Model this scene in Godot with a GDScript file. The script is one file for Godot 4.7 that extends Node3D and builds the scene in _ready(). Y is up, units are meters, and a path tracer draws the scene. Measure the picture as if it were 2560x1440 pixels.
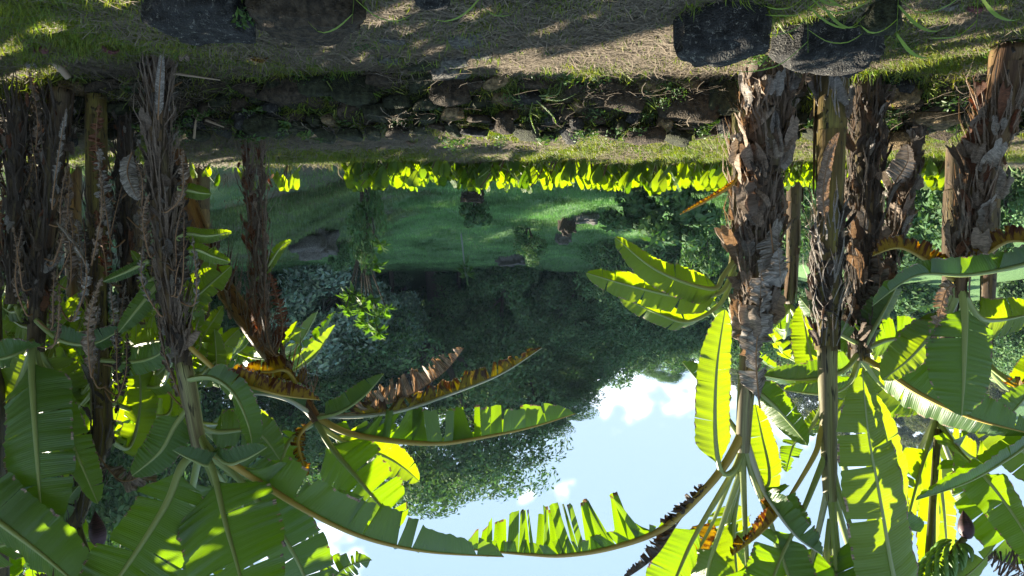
extends Node3D
# A hillside banana garden. The photograph was taken with the phone upside down, so the camera is rolled by 180 degrees; the world itself stands upright (y up).

const F := 1926.0                      # focal length in photograph pixels (2560 x 1440)
const EYE := 1.6
var M := {}                            # materials
var rng := RandomNumberGenerator.new()
var taken := {}
var nz := FastNoiseLite.new()
var nz2 := FastNoiseLite.new()

# ---------------------------------------------------------------- mesh buffer
class Buf:
	var v := PackedVector3Array()
	var uv := PackedVector2Array()
	var c := PackedColorArray()
	var idx := PackedInt32Array()
	var colour := Color.WHITE
	func add(p: Vector3, t := Vector2.ZERO) -> int:
		v.append(p)
		uv.append(t)
		c.append(colour)
		return v.size() - 1
	func tri(a: int, b: int, d: int) -> void:
		idx.append(a); idx.append(b); idx.append(d)
	func quad(a: int, b: int, d: int, e: int) -> void:
		tri(a, b, d)
		tri(a, d, e)
	func mesh(m: Material = null) -> ArrayMesh:
		var n := PackedVector3Array()
		n.resize(v.size())
		for k in range(0, idx.size(), 3):
			var a := idx[k]; var b := idx[k + 1]; var d := idx[k + 2]
			var w := (v[d] - v[a]).cross(v[b] - v[a])
			n[a] += w; n[b] += w; n[d] += w
		for k in n.size():
			n[k] = n[k].normalized() if n[k].length_squared() > 1e-18 else Vector3.UP
		var arr := []
		arr.resize(Mesh.ARRAY_MAX)
		arr[Mesh.ARRAY_VERTEX] = v
		arr[Mesh.ARRAY_NORMAL] = n
		arr[Mesh.ARRAY_TEX_UV] = uv
		arr[Mesh.ARRAY_COLOR] = c
		arr[Mesh.ARRAY_INDEX] = idx
		var out := ArrayMesh.new()
		out.add_surface_from_arrays(Mesh.PRIMITIVE_TRIANGLES, arr)
		if m:
			out.surface_set_material(0, m)
		return out

# ---------------------------------------------------------------- small helpers
func P(px: float, py: float, d: float) -> Vector3:
	return Vector3((1280.0 - px) * d / F, EYE + (py - 720.0) * d / F, -d)

func numbered(called: String) -> String:
	var n: int = taken.get(called, 0)
	taken[called] = n + 1
	return called if n == 0 else "%s_%03d" % [called, n]

func tag(o: Node, label: String, category := "", group := "", kind := "") -> void:
	if label: o.set_meta("label", label)
	if category: o.set_meta("category", category)
	if group: o.set_meta("group", group)
	if kind: o.set_meta("kind", kind)

func thing(called: String, at: Vector3, label: String, category: String, group := "") -> Node3D:
	var o := Node3D.new()
	o.name = numbered(called)
	add_child(o)
	o.position = at
	tag(o, label, category, group)
	return o

func part(called: String, mesh: Mesh, parent: Node, m: Material = null) -> MeshInstance3D:
	var o := MeshInstance3D.new()
	o.name = called if parent != self else numbered(called)
	o.mesh = mesh
	if m: o.material_override = m
	parent.add_child(o, true)
	return o

func copy_of(o: Node3D, label := "", group := "") -> Node3D:
	var base := String(o.name)
	if base.substr(base.length() - 3).is_valid_int(): base = base.substr(0, base.length() - 4)
	var r: Node3D = o.duplicate()
	r.name = numbered(base)
	add_child(r)
	if label: r.set_meta("label", label)
	if group: r.set_meta("group", group)
	return r

func lin(r: float, g: float, b: float) -> Color:
	return Color(r, g, b).linear_to_srgb()

func rf(a: float, b: float) -> float:
	return rng.randf_range(a, b)

func spline(pts: Array, n: int) -> PackedVector3Array:
	# Catmull-Rom through pts, resampled to n + 1 points of even arc length
	var dense := PackedVector3Array()
	for i in pts.size() - 1:
		var p0: Vector3 = pts[maxi(i - 1, 0)]
		var p1: Vector3 = pts[i]
		var p2: Vector3 = pts[i + 1]
		var p3: Vector3 = pts[mini(i + 2, pts.size() - 1)]
		for k in 12:
			dense.append(p1.cubic_interpolate(p2, p0, p3, k / 12.0))
	dense.append(pts[-1])
	var run := PackedFloat32Array([0.0])
	for i in range(1, dense.size()):
		run.append(run[i - 1] + dense[i].distance_to(dense[i - 1]))
	var out := PackedVector3Array()
	var at := 0
	for k in n + 1:
		var s := run[-1] * k / n
		while at < dense.size() - 2 and run[at + 1] < s:
			at += 1
		var seg := maxf(run[at + 1] - run[at], 1e-6)
		out.append(dense[at].lerp(dense[at + 1], clampf((s - run[at]) / seg, 0, 1)))
	return out

func tube(b: Buf, line: PackedVector3Array, radii: PackedFloat32Array, sides := 8, lump := 0.0, vscale := 1.0) -> void:
	var n := line.size()
	var side := Vector3.RIGHT
	var run := 0.0
	var first := b.v.size()
	for i in n:
		var t := (line[mini(i + 1, n - 1)] - line[maxi(i - 1, 0)]).normalized()
		side = (side - t * side.dot(t))
		if side.length() < 0.05:
			side = t.cross(Vector3.FORWARD)
		side = side.normalized()
		var up := side.cross(t)
		if i > 0: run += line[i].distance_to(line[i - 1])
		for s in sides + 1:
			var a := TAU * s / sides
			var rr := radii[i]
			if lump > 0.0:
				rr *= 1.0 + lump * nz.get_noise_3d(cos(a) * 22.0 + line[0].x * 40.0, sin(a) * 22.0, run * 26.0)
			b.add(line[i] + (side * cos(a) + up * sin(a)) * rr, Vector2(float(s) / sides, run * vscale))
	for i in n - 1:
		for s in sides:
			var k := first + i * (sides + 1) + s
			b.quad(k, k + sides + 1, k + sides + 2, k + 1)
	for e in [0, n - 1]:
		var mid := b.add(line[e], Vector2(0.5, 0))
		for s in sides:
			var k: int = first + e * (sides + 1) + s
			if e == 0: b.tri(mid, k, k + 1)
			else: b.tri(mid, k + 1, k)

func radii_of(list: Array, n: int) -> PackedFloat32Array:
	var out := PackedFloat32Array()
	for k in n + 1:
		var s := float(k) / n * (list.size() - 1)
		var i := mini(int(s), list.size() - 2)
		out.append(lerpf(list[i], list[i + 1], s - i))
	return out

# ---------------------------------------------------------------- terrain
const HD := [-60.0, 0.0, 5.5, 5.62, 5.98, 6.1, 7.2, 9.0, 12.0, 18.0, 26.0, 40.0, 60.0, 75.0, 110.0, 160.0, 260.0, 700.0]
const HH := [0.4, 0.0, 0.03, 0.06, 0.33, 0.36, 0.385, 0.1, -0.7, -2.2, -2.4, -1.5, 0.3, 2.0, 4.5, 6.5, 8.0, 8.0]

func wall_shift(x: float) -> float:
	return 0.10 * sin(x * 1.1 + 0.6) + 0.05 * sin(x * 2.7)

func H(x: float, z: float) -> float:
	var d := -z
	if d < 9.0: d += wall_shift(x) * clampf((9.0 - d) / 2.0, 0, 1) * clampf(d / 3.0, 0, 1)
	var i := 0
	while i < HD.size() - 2 and HD[i + 1] < d: i += 1
	var t := clampf((d - HD[i]) / (HD[i + 1] - HD[i]), 0, 1)
	if d > 9.0 or d < 5.0: t = t * t * (3 - 2 * t) * 0.35 + t * 0.65
	var h := lerpf(HH[i], HH[i + 1], t)
	h += 0.02 * nz.get_noise_2d(x * 30.0, z * 30.0) + 0.03 * nz.get_noise_2d(x * 9.0 + 50.0, z * 9.0)
	if d > 9.0:
		h += 0.5 * nz.get_noise_2d(x * 2.2, z * 2.2) * clampf((d - 9.0) / 20.0, 0, 1)
		h += 2.3 * smoothstep(2.0, 10.0, x - (d - 26.0) * 0.18) * smoothstep(12.0, 24.0, d) * (1.0 - smoothstep(34.0, 50.0, d))
		h += 22.0 * smoothstep(24.0, 90.0, -x) * smoothstep(80.0, 170.0, d)
		h += 3.2 * smoothstep(4.0, 18.0, -x - (d - 30.0) * 0.05) * smoothstep(14.0, 40.0, d)
	return h

func bank_at(x: float, d: float) -> float:
	# bare, stony ground on the near slopes of the valley
	var k2 := nz2.get_noise_2d(x * 9.0 + 300.0, d * 9.0)
	var b := smoothstep(-1.0, 1.0, x - 2.5 - (d - 27.0) * 0.36 - maxf(d - 38.0, 0.0) * 0.45 + k2 * 4.0) * (1.0 - smoothstep(50.0, 55.0, d))
	return maxf(b, 1.0 - smoothstep(23.0, 27.0, d + k2 * 4.0))

func on(x: float, z: float, lift := 0.0) -> Vector3:
	return Vector3(x, H(x, z) + lift, z)

func ground_at(px: float, py: float, from := 4.0) -> Vector3:
	# the first point of the ground that the photograph's pixel looks at, beyond the distance given
	var d := from
	while d < 300.0:
		var p := P(px, py, d)
		if H(p.x, p.z) >= p.y: return on(p.x, p.z)
		d *= 1.004
	return P(px, py, 60.0)

# ---------------------------------------------------------------- materials
func noise_image(w: int, h: int, f: Callable) -> ImageTexture:
	var im := Image.create(w, h, false, Image.FORMAT_RGB8)
	for y in h:
		for x in w:
			im.set_pixel(x, y, f.call(x, y))
	return ImageTexture.create_from_image(im)

func plain_noise(freq: float, seed_: int, octaves := 5, size := 512, lo := 0.0, hi := 1.0) -> NoiseTexture2D:
	var t := NoiseTexture2D.new()
	var n := FastNoiseLite.new()
	n.noise_type = FastNoiseLite.TYPE_SIMPLEX
	n.frequency = freq
	n.fractal_octaves = octaves
	n.seed = seed_
	t.noise = n
	t.width = size
	t.height = size
	t.seamless = true
	var g := Gradient.new()
	g.set_color(0, Color(lo, lo, lo))
	g.set_color(1, Color(hi, hi, hi))
	t.color_ramp = g
	return t

func smat(called: String, col: Color, rough := 0.8, spec := 0.4) -> StandardMaterial3D:
	var m := StandardMaterial3D.new()
	m.resource_name = called
	m.albedo_color = col
	m.roughness = rough
	m.metallic_specular = spec
	m.cull_mode = BaseMaterial3D.CULL_DISABLED
	M[called] = m
	return m

func leaf_mat(called: String, tex: Texture2D, tint: Color, back: Color, rough := 0.42, bump: Texture2D = null) -> StandardMaterial3D:
	var m := smat(called, tint, rough, 0.5)
	m.albedo_texture = tex
	m.backlight_enabled = true
	m.backlight = back.linear_to_srgb()
	if bump:
		m.heightmap_enabled = true
		m.heightmap_texture = bump
		m.heightmap_scale = 0.25
	return m

func make_materials() -> void:
	var g1 := FastNoiseLite.new(); g1.seed = 11; g1.frequency = 0.012
	var g2 := FastNoiseLite.new(); g2.seed = 12; g2.frequency = 0.05
	var g3 := FastNoiseLite.new(); g3.seed = 13; g3.frequency = 0.3
	# lamina of a banana leaf: fine veins across, faint blotches
	var vein := PackedFloat32Array()
	for y in 1024:
		vein.append(0.5 + 0.28 * sin(y * 0.55 + 2.0 * g2.get_noise_1d(y)) + 0.45 * g3.get_noise_1d(y * 2.0))
	var green := noise_image(128, 1024, func(x, y):
		var k: float = 0.84 + 0.13 * vein[y] + 0.16 * g1.get_noise_2d(x * 2.0, y) + 0.08 * g2.get_noise_2d(x, y * 0.5)
		var yellow: float = clampf(g1.get_noise_2d(x * 1.5 + 900, y * 0.7) * 1.5, 0, 1) * 0.25
		var speck: float = 1.0 - 0.5 * smoothstep(0.55, 0.75, g2.get_noise_2d(x * 2.0 + 300, y * 1.6))
		return Color(k * (0.93 + yellow * 0.4), k, k * (0.9 - yellow)) * speck)
	var age := noise_image(128, 1024, func(x, y):
		var edge: float = absf(x / 127.0 - 0.5) * 2.0
		var k: float = 0.8 + 0.2 * vein[y]
		var b: float = smoothstep(0.1, 0.6, edge * 0.75 - 0.15 + 0.9 * g1.get_noise_2d(x, y * 1.3) + 0.35 * g2.get_noise_2d(x, y * 3.0))
		return Color(0.82, 0.72, 0.1).lerp(Color(0.42, 0.22, 0.08), b) * k)
	var dry := noise_image(128, 1024, func(x, y):
		var k: float = 0.62 + 0.34 * vein[y] + 0.35 * g2.get_noise_2d(x * 0.6, y * 2.0) + 0.25 * g1.get_noise_2d(x, y)
		return Color(k, k * 0.97, k * 0.93))
	var veins := noise_image(16, 1024, func(_x, y): return Color(vein[y], vein[y], vein[y]))
	leaf_mat("leaf_lime", null, lin(0.046, 0.09, 0.009), Color(0.27, 0.385, 0.0015), 0.5, veins)
	leaf_mat("leaf_green", null, lin(0.04, 0.082, 0.014), Color(0.18, 0.31, 0.002), 0.38, veins)
	leaf_mat("leaf_dark", null, lin(0.036, 0.078, 0.02), Color(0.15, 0.27, 0.002), 0.34, veins)
	leaf_mat("leaf_blotched", green, lin(0.15, 0.25, 0.022), Color(0.95, 1.0, 0.1), 0.5, veins)
	leaf_mat("leaf_aged", age, lin(0.55, 0.48, 0.22), Color(1.0, 0.85, 0.35), 0.6, veins)
	leaf_mat("leaf_faded", age, lin(0.34, 0.36, 0.2), Color(0.5, 0.5, 0.2), 0.6, veins)
	leaf_mat("dry_tan", dry, lin(0.43, 0.345, 0.28), Color(0.5, 0.38, 0.25), 0.75, veins)
	leaf_mat("dry_pale", dry, lin(0.5, 0.46, 0.42), Color(0.3, 0.25, 0.2), 0.7, veins)
	leaf_mat("dry_brown", dry, lin(0.25, 0.195, 0.155), Color(0.2, 0.13, 0.08), 0.75, veins)
	leaf_mat("dry_grey", dry, lin(0.40, 0.38, 0.365), Color(0.25, 0.22, 0.19), 0.7, veins)
	leaf_mat("dry_dark", dry, lin(0.09, 0.07, 0.055), Color(0.1, 0.07, 0.04), 0.8, veins)
	leaf_mat("dry_red", dry, lin(0.26, 0.115, 0.06), Color(0.5, 0.25, 0.12), 0.75, veins)
	# pseudostems: long fibres, black scars
	var bark := noise_image(256, 1024, func(x, y):
		var a: float = TAU * x / 256.0
		var fx: float = cos(a) * 40.0; var fy: float = sin(a) * 40.0
		var fibre: float = g3.get_noise_3d(fx * 1.6, fy * 1.6, y * 0.03)
		var patch: float = g2.get_noise_3d(fx * 0.4, fy * 0.4, y * 0.05)
		var scar: float = smoothstep(0.28, 0.5, g2.get_noise_3d(fx * 0.7 + 77, fy * 0.7, y * 0.25))
		var k: float = 0.72 + 0.35 * fibre + 0.3 * patch
		return (Color(k, k * (0.92 + 0.12 * patch), k * 0.8)).lerp(Color(0.12, 0.1, 0.09), scar * 0.8))
	for s in [["stem_olive", lin(0.22, 0.20, 0.065)], ["stem_brown", lin(0.21, 0.15, 0.095)], ["stem_dark", lin(0.16, 0.135, 0.10)], ["stem_green", lin(0.23, 0.26, 0.10)], ["stem_bronze", lin(0.32, 0.17, 0.05)]]:
		var m := smat(s[0], s[1], 0.55, 0.45)
		m.albedo_texture = bark
		m.uv1_scale = Vector3(1, 0.7, 1)
		m.heightmap_enabled = true
		m.heightmap_texture = bark
		m.heightmap_scale = 0.8
	var pale := smat("stem_pale", lin(0.36, 0.40, 0.27), 0.5, 0.4)
	pale.albedo_texture = bark
	pale.uv1_scale = Vector3(1, 0.25, 1)
	var rib := smat("rib_green", lin(0.22, 0.27, 0.09), 0.4, 0.5)
	rib.backlight_enabled = true
	rib.backlight = Color(0.25, 0.3, 0.06)
	smat("rib_yellow", lin(0.36, 0.26, 0.06), 0.45, 0.5)
	smat("rib_brown", lin(0.22, 0.13, 0.07), 0.7, 0.3)
	smat("rib_pale", lin(0.36, 0.37, 0.29), 0.45, 0.5)
	# stone
	var spot := plain_noise(0.02, 5, 6, 512, 0.35, 1.25)
	var fine := plain_noise(0.06, 6, 5, 512, 0.0, 1.0)
	var lichen := noise_image(512, 512, func(x, y):
		var a: float = g2.get_noise_2d(x * 0.5, y * 0.5) + 0.5 * g3.get_noise_2d(x * 0.35, y * 0.35)
		var k: float = 0.34 + 0.25 * g1.get_noise_2d(x, y) + 0.3 * g3.get_noise_2d(x * 0.6, y * 0.6)
		return Color(k, k, k).lerp(Color(1, 1, 0.95), smoothstep(0.46, 0.54, a)))
	for s in [["stone_dark", lin(0.19, 0.185, 0.175), lichen], ["stone_grey", lin(0.12, 0.115, 0.1), spot], ["stone_brown", lin(0.055, 0.041, 0.026), spot], ["stone_ochre", lin(0.2, 0.145, 0.075), spot], ["stone_moss", lin(0.034, 0.038, 0.018), spot]]:
		var m := smat(s[0], s[1], 0.88, 0.35)
		m.albedo_texture = s[2]
		m.uv1_triplanar = true
		m.uv1_world_triplanar = true
		m.uv1_scale = Vector3(1.7, 1.7, 1.7)
		m.heightmap_enabled = true
		m.heightmap_texture = fine
		m.heightmap_scale = 1.3
	# ground
	var gm := smat("ground", Color.WHITE, 0.95, 0.2)
	gm.vertex_color_use_as_albedo = true
	gm.albedo_texture = plain_noise(0.035, 8, 6, 1024, 0.45, 1.35)
	gm.uv1_triplanar = true
	gm.uv1_world_triplanar = true
	gm.uv1_scale = Vector3(0.9, 0.9, 0.9)
	gm.heightmap_enabled = true
	gm.heightmap_texture = fine
	gm.heightmap_scale = 3.0
	# small greenery, coloured by its vertices or its copies
	for s in [["blade", Color(1.0, 1.0, 0.3), 0.5], ["foliage", Color(0.75, 0.9, 0.3), 0.5], ["gloss_foliage", Color(0.9, 1.0, 0.3), 0.33]]:
		var m := smat(s[0], Color.WHITE, s[2], 0.45)
		m.vertex_color_use_as_albedo = true
		m.backlight_enabled = true
		m.backlight = (s[1] as Color).linear_to_srgb()
	var far := smat("far_foliage", Color.WHITE, 0.75, 0.2)
	far.vertex_color_use_as_albedo = true
	far.backlight_enabled = true
	far.backlight = Color(0.4, 0.5, 0.15).linear_to_srgb()
	var st := smat("straw", Color.WHITE, 0.8, 0.3)
	st.vertex_color_use_as_albedo = true
	var tb := smat("tree_bark", lin(0.10, 0.085, 0.07), 0.9, 0.2)
	tb.albedo_texture = spot
	tb.uv1_triplanar = true
	tb.uv1_scale = Vector3(2, 2, 2)
	smat("pale_wood", lin(0.2, 0.22, 0.2), 0.8, 0.3)
	smat("stick", lin(0.26, 0.20, 0.14), 0.85, 0.3)
	var bud := smat("bud", lin(0.075, 0.03, 0.05), 0.5, 0.4)
	bud.albedo_texture = dry
	smat("fruit", lin(0.09, 0.19, 0.035), 0.45, 0.5)
	smat("flower", lin(0.75, 0.12, 0.03), 0.6, 0.3)
	smat("maroon", lin(0.11, 0.035, 0.04), 0.6, 0.4)

# ---------------------------------------------------------------- leaves
func leaf_meshes(pts: Array, hw: float, o: Dictionary) -> Array:
	# [lamina mesh, rib mesh] of a banana leaf along the points; o: face, fl, fr (fold of each side), start (share that is petiole), tear, wl, wr, rag, r0, seed
	var r := RandomNumberGenerator.new()
	r.seed = o.get("seed", 1)
	var n := 48
	var line := spline(pts, n)
	var start: float = o.get("start", 0.12)
	var face: Vector3 = o.get("face", Vector3.UP)
	var tear: float = o.get("tear", 0.15)
	var rag: float = o.get("rag", tear * 0.25)
	var curl: float = o.get("curl", 0.35)
	var crumple: float = o.get("crumple", 0.0)
	var b := Buf.new()
	var eb := PackedInt32Array()
	var frame := func(t: float) -> Array:
		var s := clampf(t, 0, 1) * n
		var i := mini(int(s), n - 1)
		var c := line[i].lerp(line[i + 1], s - i)
		var tan := (line[mini(i + 2, n)] - line[maxi(i - 1, 0)]).normalized()
		var nor := face - tan * face.dot(tan)
		if nor.length() < 0.12: nor = nor + Vector3(0, 0.02, 0.12) - tan * Vector3(0, 0.02, 0.12).dot(tan)
		nor = nor.normalized()
		return [c, tan, nor, tan.cross(nor)]
	for side in [-1.0, 1.0]:
		var fold: float = o.get("fl", 0.25) if side < 0 else o.get("fr", 0.25)
		var wide: float = hw * (o.get("wl", 1.0) if side < 0 else o.get("wr", 1.0))
		var t := 0.0
		var wave := r.randf() * 10.0
		while t < 0.999:
			var step := lerpf(0.45, 0.026, sqrt(tear)) * r.randf_range(0.3, 1.8)
			if tear < 0.02: step = 1.0
			var t1 := minf(t + step, 1.0)
			if t1 > 0.96: t1 = 1.0
			var df := r.randf_range(-1, 1) * tear * 0.55
			var gap := (r.randf_range(0.0, 0.08) if r.randf() < 0.5 else r.randf_range(0.1, 0.6)) * tear
			var lf := 1.0 - (r.randf() * r.randf() * rag if r.randf() < 0.85 else r.randf() * minf(rag * 2.0, 0.9))
			var slant := r.randf_range(-0.1, 0.1) * tear
			var k := maxi(2, int(ceil((t1 - t) * 64.0)))
			var rows := 5
			var first := b.v.size()
			for i in k + 1:
				var f := float(i) / k
				var tt := lerpf(t, t1, f)
				var prof := pow(smoothstep(-0.02, 0.16, tt), 0.8) * pow(1.0 - pow(tt, 4.5), 0.65)
				prof *= 1.0 + 0.05 * nz.get_noise_2d(tt * 300.0, wave * 50.0)
				var w := wide * prof * lf * (1.0 - rag * 0.35 * absf(nz.get_noise_2d(tt * 2600.0, wave * 90.0)))
				var ff := fold + df + 0.13 * nz.get_noise_2d(tt * 160.0, wave * 30.0 + 400.0)
				var out := 0.0
				var drop := 0.0
				for a in rows:
					var q: float = [0.0, 0.35, 0.7, 0.93, 1.0][a]
					if a > 0:
						var dq: float = q - [0.0, 0.35, 0.7, 0.93, 1.0][a - 1]
						var ang := ff + curl * (q - 0.4) + crumple * nz.get_noise_2d(tt * 500.0 + wave * 30.0, q * 90.0)
						out += cos(ang) * w * dq
						drop += sin(ang) * w * dq
					var te := lerpf(tt, (t + t1) * 0.5, gap * q) + (0.035 + slant) * q * (1.0 - tt)
					var fr: Array = frame.call(lerpf(start, 1.0, te))
					var ripple := 0.005 * sin(tt * 140.0 + wave + 2.0 * nz.get_noise_1d(tt * 200.0)) * q + crumple * 0.03 * q * nz.get_noise_2d(tt * 900.0, q * 60.0 + wave * 11.0)
					b.add(fr[0] + fr[3] * side * out - fr[2] * (drop + ripple), Vector2(0.5 + side * 0.5 * q, tt))
			for i in k:
				for a in rows - 1:
					var q := first + i * rows + a
					var dead: bool = a == rows - 2 and nz.get_noise_2d((t + i * 0.013) * 420.0, wave * 70.0) > o.get("margin", 0.12)
					var at := b.idx.size()
					if side < 0: b.quad(q, q + 1, q + rows + 1, q + rows)
					else: b.quad(q, q + rows, q + rows + 1, q + 1)
					if dead:
						eb.append_array(b.idx.slice(at))
						b.idx.resize(at)
			t = t1
	var rb := Buf.new()
	var r0: float = o.get("r0", 0.012 + 0.042 * hw)
	tube(rb, line, radii_of([r0 * 1.25, r0, r0 * 0.72, r0 * 0.45, r0 * 0.15], n), 7)
	var made := b.mesh()
	if eb.size() > 0:
		var arr := made.surface_get_arrays(0)
		arr[Mesh.ARRAY_INDEX] = eb
		made.add_surface_from_arrays(Mesh.PRIMITIVE_TRIANGLES, arr)
	return [made, rb.mesh()]

func leaf(plant: Node3D, spec: Array, lamina: String, rib: String, hw: float, o := {}, called := "leaf") -> MeshInstance3D:
	# spec: points [px, py, distance] on the photograph
	var pts := []
	for s in spec:
		pts.append((P(s[0], s[1], s[2]) if s is Array else s) - plant.position)
	o.seed = hash(str(spec)) % 100000
	if called == "dry_leaf" and not o.has("r0"): o.r0 = 0.005
	var ms := leaf_meshes(pts, hw, o)
	var lo := part(called, ms[0], plant)
	lo.mesh.surface_set_material(0, M[lamina])
	if lo.mesh.get_surface_count() > 1: lo.mesh.surface_set_material(1, M.dry_tan if called == "leaf" else M[lamina])
	part("midrib", ms[1], lo, M[rib])
	return lo

const CAM := Vector3(-0.3, 0.0, 1.0)
const UPF := Vector3(0, 1, 0.12)

# ---------------------------------------------------------------- dry scraps that clothe the banana stems
var scraps := []
func make_scraps() -> void:
	# crumpled pieces of dead leaf: short, broad, frayed at the lower end; the last four are larger
	for k in 16:
		var b := Buf.new()
		rng.seed = 900 + k
		var long := rf(0.08, 0.18)
		var wide := rf(0.011, 0.03)
		if k >= 12:
			wide = rf(0.035, 0.05)
			long = rf(0.12, 0.22)
		var n := 8
		var p := Vector3.ZERO
		var ang := rf(-0.05, 0.3)
		var twist := rf(-1.2, 1.2)
		var fray := [rf(0.55, 1.0), rf(0.75, 1.0), rf(0.6, 1.0), rf(0.75, 1.0), rf(0.5, 1.0)]
		var crease := [rf(-0.5, 0.7), rf(-0.4, 0.4), rf(-0.3, 0.3), rf(-0.4, 0.4), rf(-0.5, 0.7)]
		var spine := []
		for i in n + 1:
			spine.append(p)
			ang += rf(-0.3, 0.32)
			p += Vector3(rf(-0.25, 0.25), -cos(ang), sin(ang)) * long / n
		for i in n + 1:
			var f := float(i) / n
			var w := wide * (0.5 + 0.5 * smoothstep(0.0, 0.35, f)) * rf(0.85, 1.15)
			var tw := twist * f
			var sd := Vector3(cos(tw), 0, sin(tw))
			var nrm := Vector3(-sin(tw), 0, cos(tw))
			for e in 5:
				var g: float = minf(f, fray[e]) * n
				var gi := mini(int(g), n - 1)
				var c: Vector3 = (spine[gi] as Vector3).lerp(spine[gi + 1], g - gi)
				b.add(c + sd * w * (e - 2) * 0.5 + nrm * w * (crease[e] + rf(-0.15, 0.15)), Vector2(e * 0.25, f))
		for i in n:
			for e in 4:
				var q := i * 5 + e
				b.quad(q, q + 5, q + 6, q + 1)
		scraps.append(b.mesh())

func clothe(plant: Node3D, line: PackedVector3Array, radii: PackedFloat32Array, count: int, from: float, to: float, kinds: Array, big := 0.3, out := 0.1, size := 1.0) -> void:
	var n := line.size() - 1
	for k in count:
		var t := lerpf(from, to, (k + rf(0, 1)) / count)
		var s := t * n
		var i := mini(int(s), n - 1)
		var p := line[i].lerp(line[i + 1], s - i)
		var a := rf(0, TAU)
		var dir := Vector3(cos(a), 0, sin(a))
		var sc := rf(0.6, 1.2) if rf(0, 1) < 0.9 else rf(1.2, 1.7)
		sc *= size
		var which := rng.randi() % 12 if rf(0, 1) > big else 12 + rng.randi() % 4
		var o := part("dry_leaf", scraps[which], plant, M[kinds[rng.randi() % kinds.size()]])
		var x := dir.cross(Vector3.UP).normalized()
		var turn := Basis(Vector3(x.x, x.y, x.z), Vector3.UP, dir)
		turn = turn.rotated(x, rf(-0.45, 0.1)) * Basis(Vector3.UP, rf(-1.2, 1.2)) * Basis(Vector3.BACK, rf(-0.6, 0.6))
		if rf(0, 1) < 0.2: turn = turn.rotated(x, rf(-1.6, -0.3))
		o.transform = Transform3D(turn.scaled(Vector3(sc, sc, sc)), p + dir * (radii[i] + rf(-0.01, out * 0.28)))
	# thin fibres too small to tell apart
	var b := Buf.new()
	for k in count * 2:
		var t := rf(from, to)
		var s := t * n
		var i := mini(int(s), n - 1)
		var a := rf(0, TAU)
		var dir := Vector3(cos(a), 0, sin(a))
		var p := line[i].lerp(line[i + 1], s - i) + dir * (radii[i] + rf(0, 0.02))
		var q := p + dir * rf(0.0, 0.07) + Vector3(rf(-0.04, 0.04), -rf(0.06, 0.25), rf(-0.04, 0.04))
		var r := q + dir * rf(-0.03, 0.04) + Vector3(rf(-0.04, 0.04), -rf(0.05, 0.2), rf(-0.04, 0.04))
		var w := Vector3(-dir.z, 0, dir.x) * rf(0.002, 0.007)
		var f := b.v.size()
		b.add(p - w, Vector2(0, 0)); b.add(p + w, Vector2(1, 0)); b.add(q - w, Vector2(0, 0.5)); b.add(q + w, Vector2(1, 0.5)); b.add(r, Vector2(0.5, 1))
		b.quad(f, f + 2, f + 3, f + 1)
		b.tri(f + 2, f + 4, f + 3)
	var fib := part("dry_fibres", b.mesh(), plant, M[kinds[0]])
	fib.set_meta("kind", "stuff")

func stem(plant: Node3D, spec: Array, rad: Array, m: String, top_from := 1.0) -> Array:
	var pts := []
	for s in spec:
		pts.append(P(s[0], s[1], s[2]) - plant.position)
	var line := spline(pts, 40)
	var radii := radii_of(rad, 40)
	var b := Buf.new()
	tube(b, line, radii, 18, 0.14, 0.9)
	part("pseudostem", b.mesh(), plant, M[m])
	if top_from < 1.0:
		var k0 := int(top_from * 40)
		var tl := PackedVector3Array()
		var tr := PackedFloat32Array()
		for k in range(k0, 41):
			tl.append(line[k])
			tr.append(radii[k] * 1.07 + 0.002)
		var tb := Buf.new()
		tube(tb, tl, tr, 18, 0.1, 0.9)
		part("upper_stem", tb.mesh(), plant, M.stem_pale)
	# old leaf bases clasp the stem: each a curved plate with a free edge
	for k in 9:
		var c := Buf.new()
		var t := (k + rf(0.1, 0.9)) / 9.5
		var a0 := rf(0, TAU)
		var span := rf(0.9, 2.2)
		var high := minf(rf(0.16, 0.34), top_from - t)
		if high < 0.05: continue
		for i in 9:
			var f := float(i) / 8
			var s := clampf(t + f * high, 0, 1) * 40
			var j := mini(int(s), 39)
			var p := line[j].lerp(line[j + 1], s - j)
			var r := radii[j] * 1.05 + 0.004 + 0.010 * f
			for e in 7:
				var q := float(e) / 6
				var a := a0 + (q - 0.5) * span * (1.0 - 0.45 * f)
				var lift := 0.006 * absf(q - 0.5) * 2.0 * f
				c.add(p + Vector3(cos(a), 0, sin(a)) * (r + lift), Vector2(q * 0.4, f * 0.5 + t))
		for i in 8:
			for e in 6:
				var q := i * 7 + e
				c.quad(q, q + 7, q + 8, q + 1)
		part("leaf_sheath", c.mesh(), plant, M[m if rf(0, 1) < 0.6 or m == "stem_olive" else "stem_brown"])
	return [line, radii]

func banana(base: Array, label: String, group: String) -> Node3D:
	var p := P(base[0], base[1], base[2])
	return thing("banana_plant", Vector3(p.x, p.y, p.z), label, "banana plant", group)

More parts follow.
